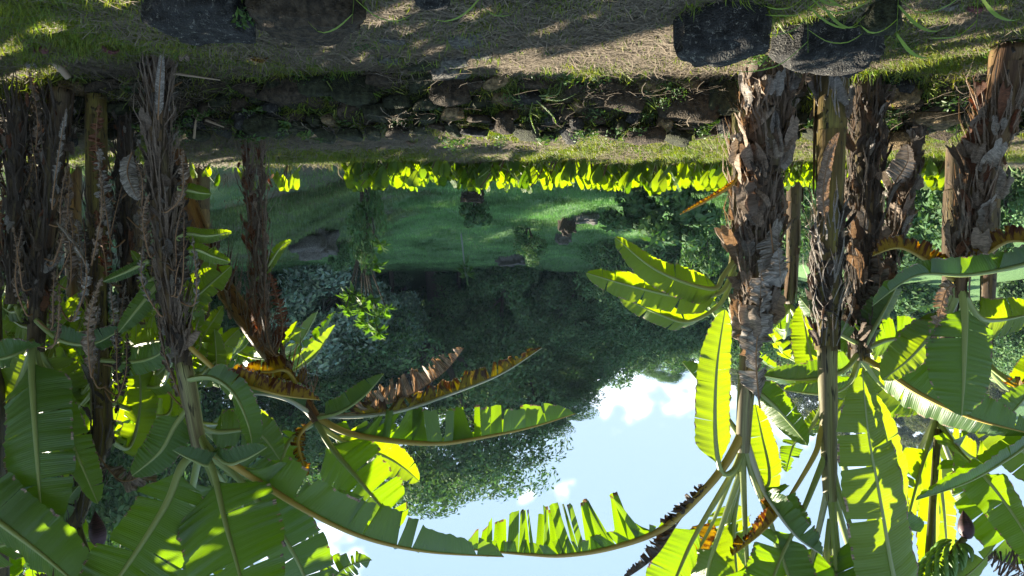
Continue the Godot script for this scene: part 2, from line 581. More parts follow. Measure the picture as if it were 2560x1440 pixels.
func arching(plant: Node3D, crown: Vector3, count: int, lens: Array, kinds: Array, hw := 0.2, spread := 1.0, az0 := 0.0, rise := 0.9) -> void:
	# leaves that rise from a crown, arch over and droop
	for k in count:
		var az := az0 + TAU * (k * 0.382) * spread + rf(-0.3, 0.3)
		var l := rf(lens[0], lens[1])
		var dir := Vector3(sin(az), 0, cos(az))
		var up := rf(0.5, 1.0) * rise
		var c := crown
		var pts := [c, c + dir * 0.12 * l + Vector3.UP * 0.22 * l * up, c + dir * 0.42 * l + Vector3.UP * 0.48 * l * up, c + dir * 0.75 * l + Vector3.UP * 0.36 * l * up, c + dir * 0.95 * l + Vector3.UP * (0.36 * up - 0.28) * l]
		leaf(plant, pts, kinds[rng.randi() % kinds.size()], "rib_green", hw * rf(0.8, 1.15), {"face": Vector3.UP, "fl": rf(0.1, 0.9), "fr": rf(0.1, 0.9), "start": 0.22, "tear": rf(0.3, 0.9)})

# ---------------------------------------------------------------- rocks
func rock_mesh(size: Vector3, seed_: int, rough := 0.22, detail := 3, flat_top := 0.0) -> ArrayMesh:
	var sm := SphereMesh.new()
	sm.radius = 1.0
	sm.height = 2.0
	sm.radial_segments = 8 * detail
	sm.rings = 4 * detail
	var a := sm.get_mesh_arrays()
	var v: PackedVector3Array = a[Mesh.ARRAY_VERTEX]
	var nn := FastNoiseLite.new()
	nn.seed = seed_
	nn.frequency = 0.55
	nn.fractal_octaves = 4
	var b := Buf.new()
	for k in v.size():
		var p := v[k].normalized()
		var q := Vector3(signf(p.x) * pow(absf(p.x), 0.62), signf(p.y) * pow(absf(p.y), 0.62), signf(p.z) * pow(absf(p.z), 0.62))
		var s := 1.0 + rough * 2.0 * nn.get_noise_3dv(p * 1.6) + rough * 0.6 * nn.get_noise_3dv(p * 6.0 + Vector3(9, 0, 0))
		q *= s * 0.85
		if flat_top > 0.0 and q.y > 0.0: q.y = lerpf(q.y, minf(q.y, 0.55 + 0.12 * nn.get_noise_3dv(p * 3.0)), flat_top)
		b.v.append(q * size)
		b.uv.append(Vector2(p.x, p.z))
		b.c.append(Color.WHITE)
	b.idx = a[Mesh.ARRAY_INDEX]
	return b.mesh()

func boulder(px0: float, py0: float, px1: float, py1: float, d: float, m: String, label: String, seed_: int, deep := 0.8, sink := 0.3, flat := 0.0, turn := 0.0, called := "boulder") -> MeshInstance3D:
	# py0 is the foot and py1 the top; px0..px1 the width, at the distance d
	var a := P(px0, py0, d)
	var c := P(px1, py1, d)
	var w := absf(a.x - c.x) * 0.5
	var h := absf(c.y - a.y)
	var size := Vector3(w, h * (0.5 + sink), w * deep)
	var o := part(called, rock_mesh(size, seed_, 0.16, 6, flat), self, M[m])
	o.position = Vector3((a.x + c.x) * 0.5, c.y - size.y * 0.86, -d - w * deep * 0.3)
	o.rotation.y = turn
	tag(o, label, "boulder" if called == "boulder" else "stone")
	return o

# ---------------------------------------------------------------- trees
func crown_mesh(seed_: int, lobes: int, per: int, leaf_size: float, shape: Vector3, lobe_r: float, flat: float, col: Color, spread := 0.25, low := -0.35) -> ArrayMesh:
	var r := RandomNumberGenerator.new()
	r.seed = seed_
	var b := Buf.new()
	for l in lobes:
		var dir := Vector3(r.randfn(), 0, r.randfn()).normalized()
		var yy := r.randf_range(low, 1.0)
		var ring := sqrt(maxf(0.0, 1.0 - yy * yy)) if yy > 0 else 1.0 - 0.5 * absf(yy)
		var rad := sqrt(r.randf_range(0.25, 1.0))
		var c := Vector3(dir.x * ring * rad, yy * (0.6 + 0.4 * rad), dir.z * ring * rad) * shape
		var lr := lobe_r * r.randf_range(0.6, 1.25)
		var shade := r.randf_range(0.75, 1.2)
		for k in per:
			var n := Vector3(r.randfn(), r.randfn(), r.randfn()).normalized()
			var p := c + Vector3(n.x, n.y * flat, n.z) * lr * (0.6 + 0.45 * pow(r.randf(), 0.5) + (0.25 * r.randf() if r.randf() < 0.12 else 0.0))
			var nor := (n + Vector3(r.randfn(), r.randfn(), r.randfn()) * 0.55 + Vector3(0, 0.35, 0)).normalized()
			var ax := nor.cross(Vector3(r.randfn(), r.randfn(), r.randfn())).normalized()
			var ay := nor.cross(ax)
			var s := leaf_size * r.randf_range(0.6, 1.3)
			var v := shade * r.randf_range(1.0 - spread, 1.0 + spread)
			b.colour = Color(col.r * v * r.randf_range(0.85, 1.2), col.g * v, col.b * v * r.randf_range(0.8, 1.15))
			var f := b.add(p - ax * s)
			b.add(p + ay * s * 0.42 + nor * s * 0.1)
			b.add(p + ax * s)
			b.add(p - ay * s * 0.42 + nor * s * 0.1)
			b.quad(f, f + 1, f + 2, f + 3)
	return b.mesh()

func tree_thing(called: String, crown: Mesh, at: Vector3, height: float, radius: float, trunk_share: float, label: String, group: String, seed_: int, bark := "tree_bark", squash := 1.0) -> Node3D:
	# crown mesh is made for radius 1 and sits on a forked trunk
	var t := thing(called, at, label, "tree", group)
	rng.seed = seed_
	var cy := height - radius * squash * 0.95
	var b := Buf.new()
	var top := Vector3(rf(-0.3, 0.3), maxf(cy * 0.75, height * trunk_share), rf(-0.3, 0.3))
	tube(b, spline([Vector3(0, -0.5, 0), Vector3(rf(-0.2, 0.2), top.y * 0.5, rf(-0.2, 0.2)), top], 8), radii_of([radius * 0.075, radius * 0.05, radius * 0.04], 8), 8)
	for k in 7:
		var a := rf(0, TAU)
		var e := Vector3(cos(a) * radius * rf(0.4, 0.8), cy + radius * rf(-0.1, 0.5) * squash, sin(a) * radius * rf(0.4, 0.8))
		var s0 := top * rf(0.55, 1.0)
		tube(b, spline([s0, s0.lerp(e, 0.5) + Vector3(0, radius * 0.1, 0), e], 6), radii_of([radius * 0.03, radius * 0.018, radius * 0.006], 6), 5)
	part("trunk", b.mesh(), t, M[bark])
	var c := part("crown", crown, t, M.far_foliage)
	c.position = Vector3(0, cy, 0)
	c.rotation.y = rf(0, TAU)
	c.scale = Vector3(radius, radius * squash, radius)
	return t

# ---------------------------------------------------------------- scatter
func scatter(called: String, mesh: Mesh, m: Material, xf: Array, cols: PackedColorArray, label: String, category: String) -> void:
	var mm := MultiMesh.new()
	mm.transform_format = MultiMesh.TRANSFORM_3D
	mm.use_colors = true
	mm.mesh = mesh
	mm.instance_count = xf.size()
	for k in xf.size():
		mm.set_instance_transform(k, xf[k])
		mm.set_instance_color(k, cols[k])
	var o := MultiMeshInstance3D.new()
	o.multimesh = mm
	o.material_override = m
	o.name = numbered(called)
	add_child(o)
	tag(o, label, category, "", "stuff")

func tuft_mesh(seed_: int, blades: int, tall: float, wide: float, spread: float, lean: float) -> ArrayMesh:
	var r := RandomNumberGenerator.new()
	r.seed = seed_
	var b := Buf.new()
	for k in blades:
		var a := r.randf() * TAU
		var dir := Vector3(cos(a), 0, sin(a))
		var p := Vector3(r.randfn(), 0, r.randfn()) * spread
		var h := tall * r.randf_range(0.45, 1.2)
		var l := lean * r.randf_range(0.2, 1.3) * h
		var w := dir.cross(Vector3.UP) * wide * r.randf_range(0.6, 1.3)
		var f := b.add(p - w)
		b.add(p + w)
		var q := p + dir * l * 0.35 + Vector3.UP * h * 0.6
		b.add(q - w * 0.8); b.add(q + w * 0.8)
		b.add(p + dir * l + Vector3.UP * h * r.randf_range(0.75, 1.0))
		b.quad(f, f + 2, f + 3, f + 1)
		b.tri(f + 2, f + 4, f + 3)
	return b.mesh()

func straw_mesh(seed_: int) -> ArrayMesh:
	var r := RandomNumberGenerator.new()
	r.seed = seed_
	var b := Buf.new()
	for k in 12:
		var a := r.randf() * TAU
		var p := Vector3(r.randfn() * 0.05, r.randf_range(0.003, 0.02), r.randfn() * 0.05)
		var f := b.v.size()
		for i in 5:
			a += r.randf_range(-0.4, 0.4)
			var dir := Vector3(cos(a), 0, sin(a))
			var w := dir.cross(Vector3.UP) * 0.0014
			b.add(p - w); b.add(p + w)
			p += dir * 0.045 + Vector3(0, r.randf_range(-0.007, 0.01), 0)
			p.y = maxf(p.y, 0.001)
		for i in 4:
			b.quad(f + i * 2, f + i * 2 + 2, f + i * 2 + 3, f + i * 2 + 1)
	return b.mesh()

func heart_leaf(seed_: int, fold := 0.35) -> ArrayMesh:
	# an arrow-shaped taro leaf, 1 unit long, hung from its notch at the origin, tip along +y... laid in the xy plane
	var r := RandomNumberGenerator.new()
	r.seed = seed_
	var b := Buf.new()
	var half := [Vector2(0.0, 0.0), Vector2(0.14, 0.27), Vector2(0.27, 0.24), Vector2(0.36, 0.05), Vector2(0.34, -0.18), Vector2(0.22, -0.45), Vector2(0.09, -0.65), Vector2(0.0, -0.75)]
	for side in [-1.0, 1.0]:
		var first := b.v.size()
		for i in 8:
			var mid := Vector2(0, half[i].y * 0.85)
			for q in 3:
				var p := mid.lerp(half[i], q * 0.5)
				var zz := -absf(p.x) * fold + 0.03 * sin(p.y * 9.0 + seed_) * absf(p.x) * 3.0 - p.y * p.y * 0.25
				b.add(Vector3(p.x * side, p.y, zz), Vector2(0.5 + p.x * side, p.y + 0.75))
		for i in 7:
			for q in 2:
				var k := first + i * 3 + q
				if side > 0: b.quad(k, k + 3, k + 4, k + 1)
				else: b.quad(k, k + 1, k + 4, k + 3)
	return b.mesh()

func sprig_mesh(seed_: int, leaves: int, size: float, leaf_len: float, col: Color) -> ArrayMesh:
	var r := RandomNumberGenerator.new()
	r.seed = seed_
	var b := Buf.new()
	for k in leaves:
		var n := Vector3(r.randfn(), absf(r.randfn()) * 0.8, r.randfn()).normalized()
		var p := Vector3(n.x, n.y, n.z) * size * r.randf_range(0.3, 1.0)
		var nor := (n + Vector3(r.randfn(), r.randfn() + 0.6, r.randfn()) * 0.5).normalized()
		var ax := nor.cross(Vector3(r.randfn(), r.randfn(), r.randfn())).normalized()
		var ay := nor.cross(ax)
		var s := leaf_len * r.randf_range(0.6, 1.3)
		var v := r.randf_range(0.7, 1.3)
		b.colour = Color(col.r * v * r.randf_range(0.8, 1.25), col.g * v, col.b * v)
		var f := b.add(p - ax * s)
		b.add(p - ax * s * 0.2 + ay * s * 0.4 + nor * s * 0.12)
		b.add(p + ax * s)
		b.add(p - ax * s * 0.2 - ay * s * 0.4 + nor * s * 0.12)
		b.quad(f, f + 1, f + 2, f + 3)
	return b.mesh()

# ================================================================ the scene
func _ready() -> void:
	nz.seed = 3; nz.frequency = 0.05; nz.fractal_octaves = 4
	nz2.seed = 4; nz2.frequency = 0.02; nz2.fractal_octaves = 5
	rng.seed = 1
	camera_and_sky()
	make_materials()
	make_scraps()
	terrain()
	forest()
	stone_wall()
	boulders()
	lawn_things()
	right_clump()
	left_clump()
	sunward_plants()
	taro_bed()
	grasses()
	wall_plants()
	litter()

func camera_and_sky() -> void:
	var cam := Camera3D.new()
	cam.name = "camera"
	cam.fov = 2.0 * rad_to_deg(atan(720.0 / F))
	cam.far = 2000.0
	cam.near = 0.1
	add_child(cam)
	cam.position = Vector3(0, EYE, 0)
	cam.rotation_degrees = Vector3(0, 0, 180)
	cam.current = true
	var sun := DirectionalLight3D.new()
	sun.name = "sun"
	add_child(sun)
	var az := deg_to_rad(53.0)         # to the right of the upright view
	var el := deg_to_rad(33.0)
	var to_sun := Vector3(sin(az) * cos(el), sin(el), -cos(az) * cos(el))
	sun.look_at_from_position(to_sun * 50.0, Vector3.ZERO)
	sun.light_energy = 1.6
	sun.light_color = Color(1.0, 0.955, 0.87)
	sun.light_angular_distance = 0.5
	sun.shadow_enabled = true
	var env := Environment.new()
	env.background_mode = Environment.BG_SKY
	var sky := Sky.new()
	var sm := ProceduralSkyMaterial.new()
	sm.sky_top_color = lin(0.10, 0.147, 0.207)
	sm.sky_horizon_color = lin(0.136, 0.175, 0.207)
	sm.sky_curve = 0.16
	sm.ground_bottom_color = lin(0.04, 0.045, 0.03)
	sm.ground_horizon_color = lin(0.1, 0.12, 0.1)
	sm.sun_angle_max = 30.0
	sm.sky_cover = clouds()
	sky.sky_material = sm
	env.sky = sky
	env.tonemap_mode = Environment.TONE_MAPPER_LINEAR
	env.tonemap_exposure = 5.6
	env.sdfgi_enabled = true
	env.ssao_enabled = true
	env.ssil_enabled = true
	env.fog_enabled = true
	env.fog_light_color = Color(0.75, 0.87, 1.0)
	env.fog_density = 0.0002
	var we := WorldEnvironment.new()
	we.name = "environment"
	we.environment = env
	add_child(we)

func clouds() -> ImageTexture:
	# small fair-weather cumulus low over the hills all round, a few wisps higher up; those in view stand where the photograph has them
	var w := 2048
	var h := 1024
	var im := Image.create(w, h, false, Image.FORMAT_RGBA8)
	im.fill(Color(1, 1, 1, 0))
	var n := FastNoiseLite.new()
	n.seed = 21; n.frequency = 2.6; n.fractal_octaves = 5
	var puffs := []
	for c in [[1560, 975, 0.034], [1495, 955, 0.026], [1690, 1000, 0.022], [1600, 1015, 0.017], [1405, 1222, 0.013], [1310, 1240, 0.01], [1990, 1010, 0.045], [2290, 1040, 0.03], [520, 1210, 0.05], [20, 1390, 0.05], [780, 1400, 0.05], [860, 1430, 0.03], [1780, 960, 0.04]]:
		puffs.append([(P(c[0], c[1], 1.0) - Vector3(0, EYE, 0)).normalized(), c[2]])
	for y in range(120, 512):
		var el := (0.5 - (y + 0.5) / h) * PI
		var bank := smoothstep(0.02, 0.06, el) * (1.0 - smoothstep(0.1, 0.25, el))
		for x in w:
			var a := (x + 0.5) / w * TAU - PI / 2
			var p := Vector3(cos(a) * cos(el), sin(el), sin(a) * cos(el))
			var front := p.z < -0.6 and el < 0.55
			var k := n.get_noise_3d(p.x * 1.4, p.y * 3.4, p.z * 1.4) + 0.2 * bank - (0.3 if front else 0.08)
			if front:
				var f := n.get_noise_3d(p.x * 9.0, p.y * 12.0, p.z * 9.0)
				for q in puffs:
					var g: float = (q[0] as Vector3).distance_to(p) / q[1]
					if g < 2.0: k = maxf(k, 0.62 - 0.36 * g + 0.55 * f)
			var c := smoothstep(0.16, 0.5, k)
			if c > 0.0: im.set_pixel(x, y, Color(1, 1, 1, c * 0.22))
	return ImageTexture.create_from_image(im)

func terrain() -> void:
	var xs := PackedFloat32Array()
	var x := 0.0
	var step := 0.09
	while x < 420.0:
		xs.append(x)
		step = 0.09 if x < 4.2 else step * 1.07
		x += step
	var all := PackedFloat32Array()
	for k in range(xs.size() - 1, 0, -1): all.append(-xs[k])
	all.append_array(xs)
	var ds := PackedFloat32Array()
	var d := -60.0
	while d < 700.0:
		ds.append(d)
		if d < 2.0: d += 2.0
		elif d < 10.0: d += 0.09
		else: d *= 1.035
	var b := Buf.new()
	for dd in ds:
		for xx in all:
			var p := on(xx, -dd)
			var k := nz2.get_noise_2d(xx * 40.0, dd * 40.0)
			var k2 := nz2.get_noise_2d(xx * 9.0 + 300.0, dd * 9.0)
			var col := Color(0.075, 0.06, 0.04).lerp(Color(0.045, 0.06, 0.022), clampf(0.5 + k * 1.1 + k2 * 0.8 + 0.5 * smoothstep(0.2, 1.1, xx), 0, 1))
			if dd > 9.0:
				var lawn := Color(0.115, 0.215, 0.085).lerp(Color(0.155, 0.27, 0.115), clampf(0.5 + k * 1.3, 0, 1))
				var bare := Color(0.125, 0.11, 0.085).lerp(Color(0.10, 0.17, 0.075), clampf(0.62 + k * 1.8 + k2 * 1.4, 0, 1))
				var bank := bank_at(xx, dd)
				col = lawn.lerp(bare, bank)
			b.colour = col
			b.add(p)
	var w := all.size()
	for j in ds.size() - 1:
		for i in w - 1:
			var q := j * w + i
			b.quad(q, q + w, q + w + 1, q + 1)
	var o := part("ground", b.mesh(), self, M.ground)
	tag(o, "garden terrace and valley ground of grass, straw and bare earth", "ground", "", "structure")

func forest() -> void:
	var teal := crown_mesh(31, 60, 300, 0.045, Vector3(0.82, 0.85, 0.82), 0.27, 0.8, Color(0.26, 0.37, 0.30), 0.4, -0.7)
	var broadleaf := crown_mesh(32, 52, 330, 0.032, Vector3(0.82, 0.8, 0.82), 0.27, 0.8, Color(0.085, 0.155, 0.07), 0.3, -0.7)
	var leafy := crown_mesh(33, 46, 330, 0.038, Vector3(0.82, 0.8, 0.82), 0.28, 0.75, Color(0.085, 0.155, 0.07), 0.35, -0.75)
	var airy := crown_mesh(34, 130, 520, 0.0165, Vector3(0.86, 0.78, 0.86), 0.19, 0.55, Color(0.085, 0.155, 0.07), 0.3, -0.6)
	var olive := crown_mesh(35, 46, 260, 0.045, Vector3(0.82, 0.8, 0.82), 0.28, 0.8, Color(0.085, 0.10, 0.045), 0.3, -0.7)
	# [px of the trunk, distance, py of the top, radius, crown, name, label, group, vertical squash]
	var list := [
		[845, 57, 935, 5.0, teal, "broad_tree", "pale blue-green broad tree with rounded crown at the forest edge", "", 1.0],
		[975, 59, 905, 3.2, teal, "broad_tree", "smaller pale blue-green tree beside the broad rounded one", "", 1.0],
		[640, 60, 925, 4.2, broadleaf, "forest_tree", "dark tree behind the leaning banana stem", "", 1.1],
		[1010, 66, 965, 4.6, broadleaf, "forest_tree", "dark tree rising behind the pale blue-green trees", "", 1.1],
		[1150, 61, 905, 3.4, broadleaf, "forest_tree", "dark tree behind the sapling on the lawn", "", 1.2],
		[1260, 58, 890, 3.6, leafy, "leafy_tree", "mid green leafy tree behind the lawn shrubs", "", 1.25],
		[1360, 64, 925, 4.2, broadleaf, "forest_tree", "dark tree standing between the leafy tree and the valley side", "", 1.2],
	]
	for t in list:
		place_tree(t)
	var k := 0
	for t in [[1440, 60, 900, 4.0], [1530, 62, 925, 4.2], [1620, 56, 900, 4.0], [1720, 58, 905, 4.2], [1810, 60, 900, 4.0], [1570, 46, 800, 3.4], [1690, 44, 800, 3.4], [1790, 42, 780, 3.2], [1900, 56, 900, 4.0], [2000, 58, 905, 4.0], [2100, 60, 900, 4.2], [1480, 74, 960, 4.6], [1590, 78, 945, 4.6], [1700, 80, 935, 4.4],
			[560, 64, 940, 4.6], [470, 62, 950, 4.6], [380, 64, 960, 4.6], [280, 62, 960, 4.6], [160, 60, 960, 4.6], [40, 60, 960, 4.6], [1090, 74, 1000, 4.8], [1190, 76, 1000, 5.0], [1290, 76, 1005, 5.0], [1390, 78, 985, 4.8], [920, 74, 1000, 5.0], [760, 72, 1010, 5.0], [1140, 86, 1060, 5.5], [1270, 88, 1050, 5.5], [1390, 90, 1010, 5.0], [2200, 64, 900, 4.4], [2290, 60, 890, 4.4], [2380, 66, 915, 4.6], [2460, 60, 905, 4.4], [2540, 62, 915, 4.6], [2620, 64, 915, 4.4], [2500, 50, 860, 3.8], [2590, 48, 860, 3.8]]:
		var c: Mesh = [broadleaf, leafy, broadleaf][k % 3]
		place_tree([t[0], t[1], t[2], t[3], c, "slope_tree", ["dark green tree in the shaded wood on the valley side", "mid green tree in the shaded wood on the valley side", "dark green tree in the shaded wood on the valley side"][k % 3], "trees of the shaded wood", 1.15])
		k += 1
	# the wide trees on the skyline
	place_tree([1090, 62, 1330, 12.5, airy, "spreading_tree", "tall spreading tree with airy layered crown against the sky", "", 1.0])
	place_tree([1320, 64, 1110, 7.0, airy, "spreading_tree", "lower spreading tree with dark feathery edge below the tall one", "", 0.72])
	place_tree([1440, 74, 1020, 6.5, broadleaf, "forest_tree", "forest tree joining the slope and the spreading trees on the skyline", "", 1.0])
	place_tree([780, 66, 1240, 9.0, airy, "spreading_tree", "spreading tree glimpsed behind the leaning banana crown", "", 0.9])
	place_tree([1665, 92, 965, 3.6, airy, "spreading_tree", "small feathery treetop on the low skyline beside the cloud", "", 0.8])
	# the high wood on the side of the sun, which keeps the valley in shade
	for t in [[22, -44, 21, 6.5], [27, -36, 19, 6.0], [33, -46, 23, 7.0], [30, -56, 23, 7.0], [40, -54, 25, 7.5], [24, -62, 22, 6.5], [38, -66, 25, 7.5], [31, -76, 24, 7.0], [46, -44, 24, 7.0], [48, -64, 26, 7.5], [44, -80, 26, 7.5], [20, -74, 21, 6.0]]:
		var at := on(t[0], t[1])
		tree_thing("tall_tree", broadleaf, at, t[2], t[3], 0.4, "tall dark tree of the high wood behind the shaded banana clump", "trees of the high wood", int(t[0] * 13 - t[1]), "tree_bark", 1.3)
	# the far hillside
	rng.seed = 77
	var spots := []
	for j in 46:
		var px := rf(1830, 2720)
		var d := rf(95, 170)
		spots.append([px, d, rf(5.0, 7.5), rf(2.8, 4.2)])
	for s in spots:
		var p := P(s[0], 800, s[1])
		tree_thing("hillside_tree", olive, on(p.x, p.z), s[2], s[3], 0.3, "olive green tree on the far hillside beyond the bananas", "trees of the far hillside", int(s[0] * 7), "tree_bark", 1.0)
	# undergrowth under the trees, too tangled to count
	var xf := []
	var cols := PackedColorArray()
	var bush := crown_mesh(36, 14, 120, 0.12, Vector3(0.8, 0.5, 0.8), 0.4, 0.7, Color(1, 1, 1), 0.3, -0.2)
	for j in 260:
		var x := rf(-45, 34)
		var z := -rf(61, 88)
		if x < -8 and rf(0, 1) < 0.6: z = -rf(30, 70); x = -rf(7, 26) - (-z - 30) * 0.1
		var s := rf(0.8, 2.0)
		xf.append(Transform3D(Basis(Vector3.UP, rf(0, TAU)).scaled(Vector3(s, s, s)), on(x, z, s * 0.3)))
		var v := rf(0.6, 1.2)
		cols.append(Color(0.085 * v, 0.155 * v, 0.07 * v))
	scatter("undergrowth", bush, M.far_foliage, xf, cols, "dark tangled undergrowth below the forest trees", "undergrowth")

func place_tree(t: Array) -> void:
	var p := P(t[0], 700, t[1])
	var at := on(p.x, p.z)
	var top: float = EYE + (t[2] - 720.0) * t[1] / F
	tree_thing(t[5], t[4], at, maxf(top - at.y, t[3] * 1.2), t[3], 0.3, t[6], t[7], int(t[0]) + int(t[1]), "tree_bark", t[8])

func stone_wall() -> void:
	var wall := thing("stone_wall", on(0, -5.6), "low dry-stone retaining wall of dark mossy stones below the terrace", "wall")
	rng.seed = 5
	var kinds := []
	for k in 12:
		kinds.append(rock_mesh(Vector3(0.5, 0.5, 0.5), 60 + k, 0.2, 1 + int(k % 2)))
	var mats := ["stone_brown", "stone_moss", "stone_dark", "stone_brown", "stone_brown", "stone_moss", "stone_moss"]
	var y := 0.03
	for course in 4:
		var high := [0.13, 0.1, 0.09, 0.08][course] as float
		var x := -5.0 + rf(0, 0.2)
		while x < 5.0:
			var w := rf(0.09, 0.26) if course > 0 else rf(0.13, 0.36)
			var hh := high * rf(0.85, 1.35)
			var d := 5.60 + y * 0.95 - wall_shift(x + w * 0.5) + rf(-0.03, 0.035)
			var o := part("stone", kinds[rng.randi() % 12], wall, M[mats[rng.randi() % mats.size()] if rf(0, 1) > 0.07 else "stone_ochre"])
			o.position = Vector3(x + w * 0.5, y + high * 0.5 + rf(-0.035, 0.035), -d - rf(0.05, 0.1)) - wall.position
			o.rotation = Vector3(rf(-0.35, 0.35), rf(-0.5, 0.5), rf(-0.3, 0.3))
			o.scale = Vector3(w * rf(0.95, 1.15), hh * rf(0.85, 1.2), rf(0.2, 0.32))
			x += w
		y += high
	# a few large blocks built into it
	for s in [[1740, 235, 190, 110], [1560, 215, 150, 90], [1480, 165, 90, 60], [1120, 225, 130, 80], [880, 215, 140, 95], [700, 215, 150, 70], [1830, 215, 120, 120], [2290, 220, 130, 55], [2400, 275, 150, 40], [2330, 320, 160, 40], [1640, 310, 120, 45], [620, 290, 110, 60], [930, 270, 70, 40], [1260, 290, 60, 60]]:
		var d := 5.55
		var o := part("stone", kinds[rng.randi() % 12], wall, M[["stone_moss", "stone_brown", "stone_moss", "stone_brown"][rng.randi() % 4] if s[0] < 2200 else "stone_ochre"])
		var p := P(s[0], s[1], d)
		o.position = Vector3(p.x, p.y, -5.58 - p.y * 0.8 + wall_shift(p.x)) - wall.position
		o.scale = Vector3(s[2] * d / F, s[3] * d / F * 1.1, 0.26)
		o.rotation = Vector3(rf(-0.15, 0.15), rf(-0.2, 0.2), rf(-0.1, 0.1))

func boulders() -> void:
	boulder(1690, -10, 1945, 162, 4.25, "stone_dark", "large flat-faced dark boulder with pale lichen spots in front of the wall", 201, 0.75, 0.3, 0.5, 0.15)
	boulder(1930, 10, 2240, 182, 4.6, "stone_dark", "dark boulder with ridged pale top beside the dry banana stem", 206, 0.7, 0.3, 0.3, -0.3)
	boulder(340, -60, 640, 92, 4.0, "stone_dark", "low dark boulder with a sloping shoulder behind the sunlit grass patch", 203, 0.8, 0.3, 0.4, 0.2)
	boulder(590, -70, 925, 98, 3.95, "stone_brown", "wide brown boulder beside the sunlit grass patch", 204, 0.7, 0.3, 0.5, -0.1)
	boulder(1030, -50, 1130, 22, 3.9, "stone_dark", "small dark stone at the edge of the straw", 205, 0.8, 0.3, 0.4)
	boulder(2160, 25, 2260, 88, 3.9, "stone_moss", "smooth grey-green stone behind the tall grass stalk", 206, 0.8, 0.3, 0.5)
	for s in [[935, 65, 1015, 102, 5.05, "flat pale stone set in the straw, in the row of flat stones"], [1050, 70, 1130, 88, 5.0, "flat pale stone set in the straw, in the row of flat stones"], [1120, 72, 1235, 105, 5.05, "long flat pale stone at the end of the row"],
			[945, 112, 1005, 150, 5.2, "pale stone under grass blades, in the lower row of flat stones"], [1010, 120, 1100, 165, 5.25, "mossy dark stone in the lower row of flat stones"], [1095, 110, 1180, 155, 5.2, "white-edged grey stone in the lower row of flat stones"], [1175, 108, 1240, 140, 5.2, "small grey stone beside the grass tuft"], [1060, 155, 1180, 195, 5.35, "sunken grey stone at the foot of the wall"]]:
		var o := boulder(s[0], s[2 - 1] - 10, s[2], s[3], s[4], "stone_grey" if not "dark" in s[5] else "stone_moss", s[5], int(s[0]), 0.9, 0.4, 0.7, 0.0, "flat_stone")
		var gp := ground_at((s[0] + s[2]) * 0.5, s[3] - 18.0, 4.0)
		o.position = gp + Vector3(0, -0.005, 0)
		o.scale = Vector3(1.15, 0.85, 1.1)
		o.rotation = Vector3(0.12, s[0] * 0.01, 0.05)
		if "in the row of flat" in s[5]: o.set_meta("group", "flat stones in the straw")
	# boulders down in the valley
	for s in [[720, 585, 840, 645, "stone_grey", "layered grey boulder on the bank above the lawn"], [1395, 545, 1440, 585, "stone_brown", "dark brown boulder on the edge of the lawn"], [1385, 580, 1430, 608, "stone_grey", "grey pointed boulder standing on the lawn"], [1235, 642, 1310, 664, "stone_grey", "pale flat boulder beneath the dark lawn shrub"], [1435, 535, 1500, 560, "stone_grey", "long grey rock at the edge of the valley shrubs"], [1150, 470, 1215, 505, "stone_brown", "brown rock under the dry grass clump"]]:
		var g := ground_at((s[0] + s[2]) * 0.5, s[1], 20.0)
		var d := -g.z
		var w := absf(float(s[2]) - s[0]) * 0.5 * d / F
		var h := absf(float(s[3]) - s[1]) * d / F
		var o := part("boulder", rock_mesh(Vector3(w, h * 0.75, w * 0.8), int(s[0]) + 3, 0.34, 6), self, M[s[4]])
		o.position = g + Vector3(0, h * 0.3, 0)
		tag(o, s[5], "boulder")

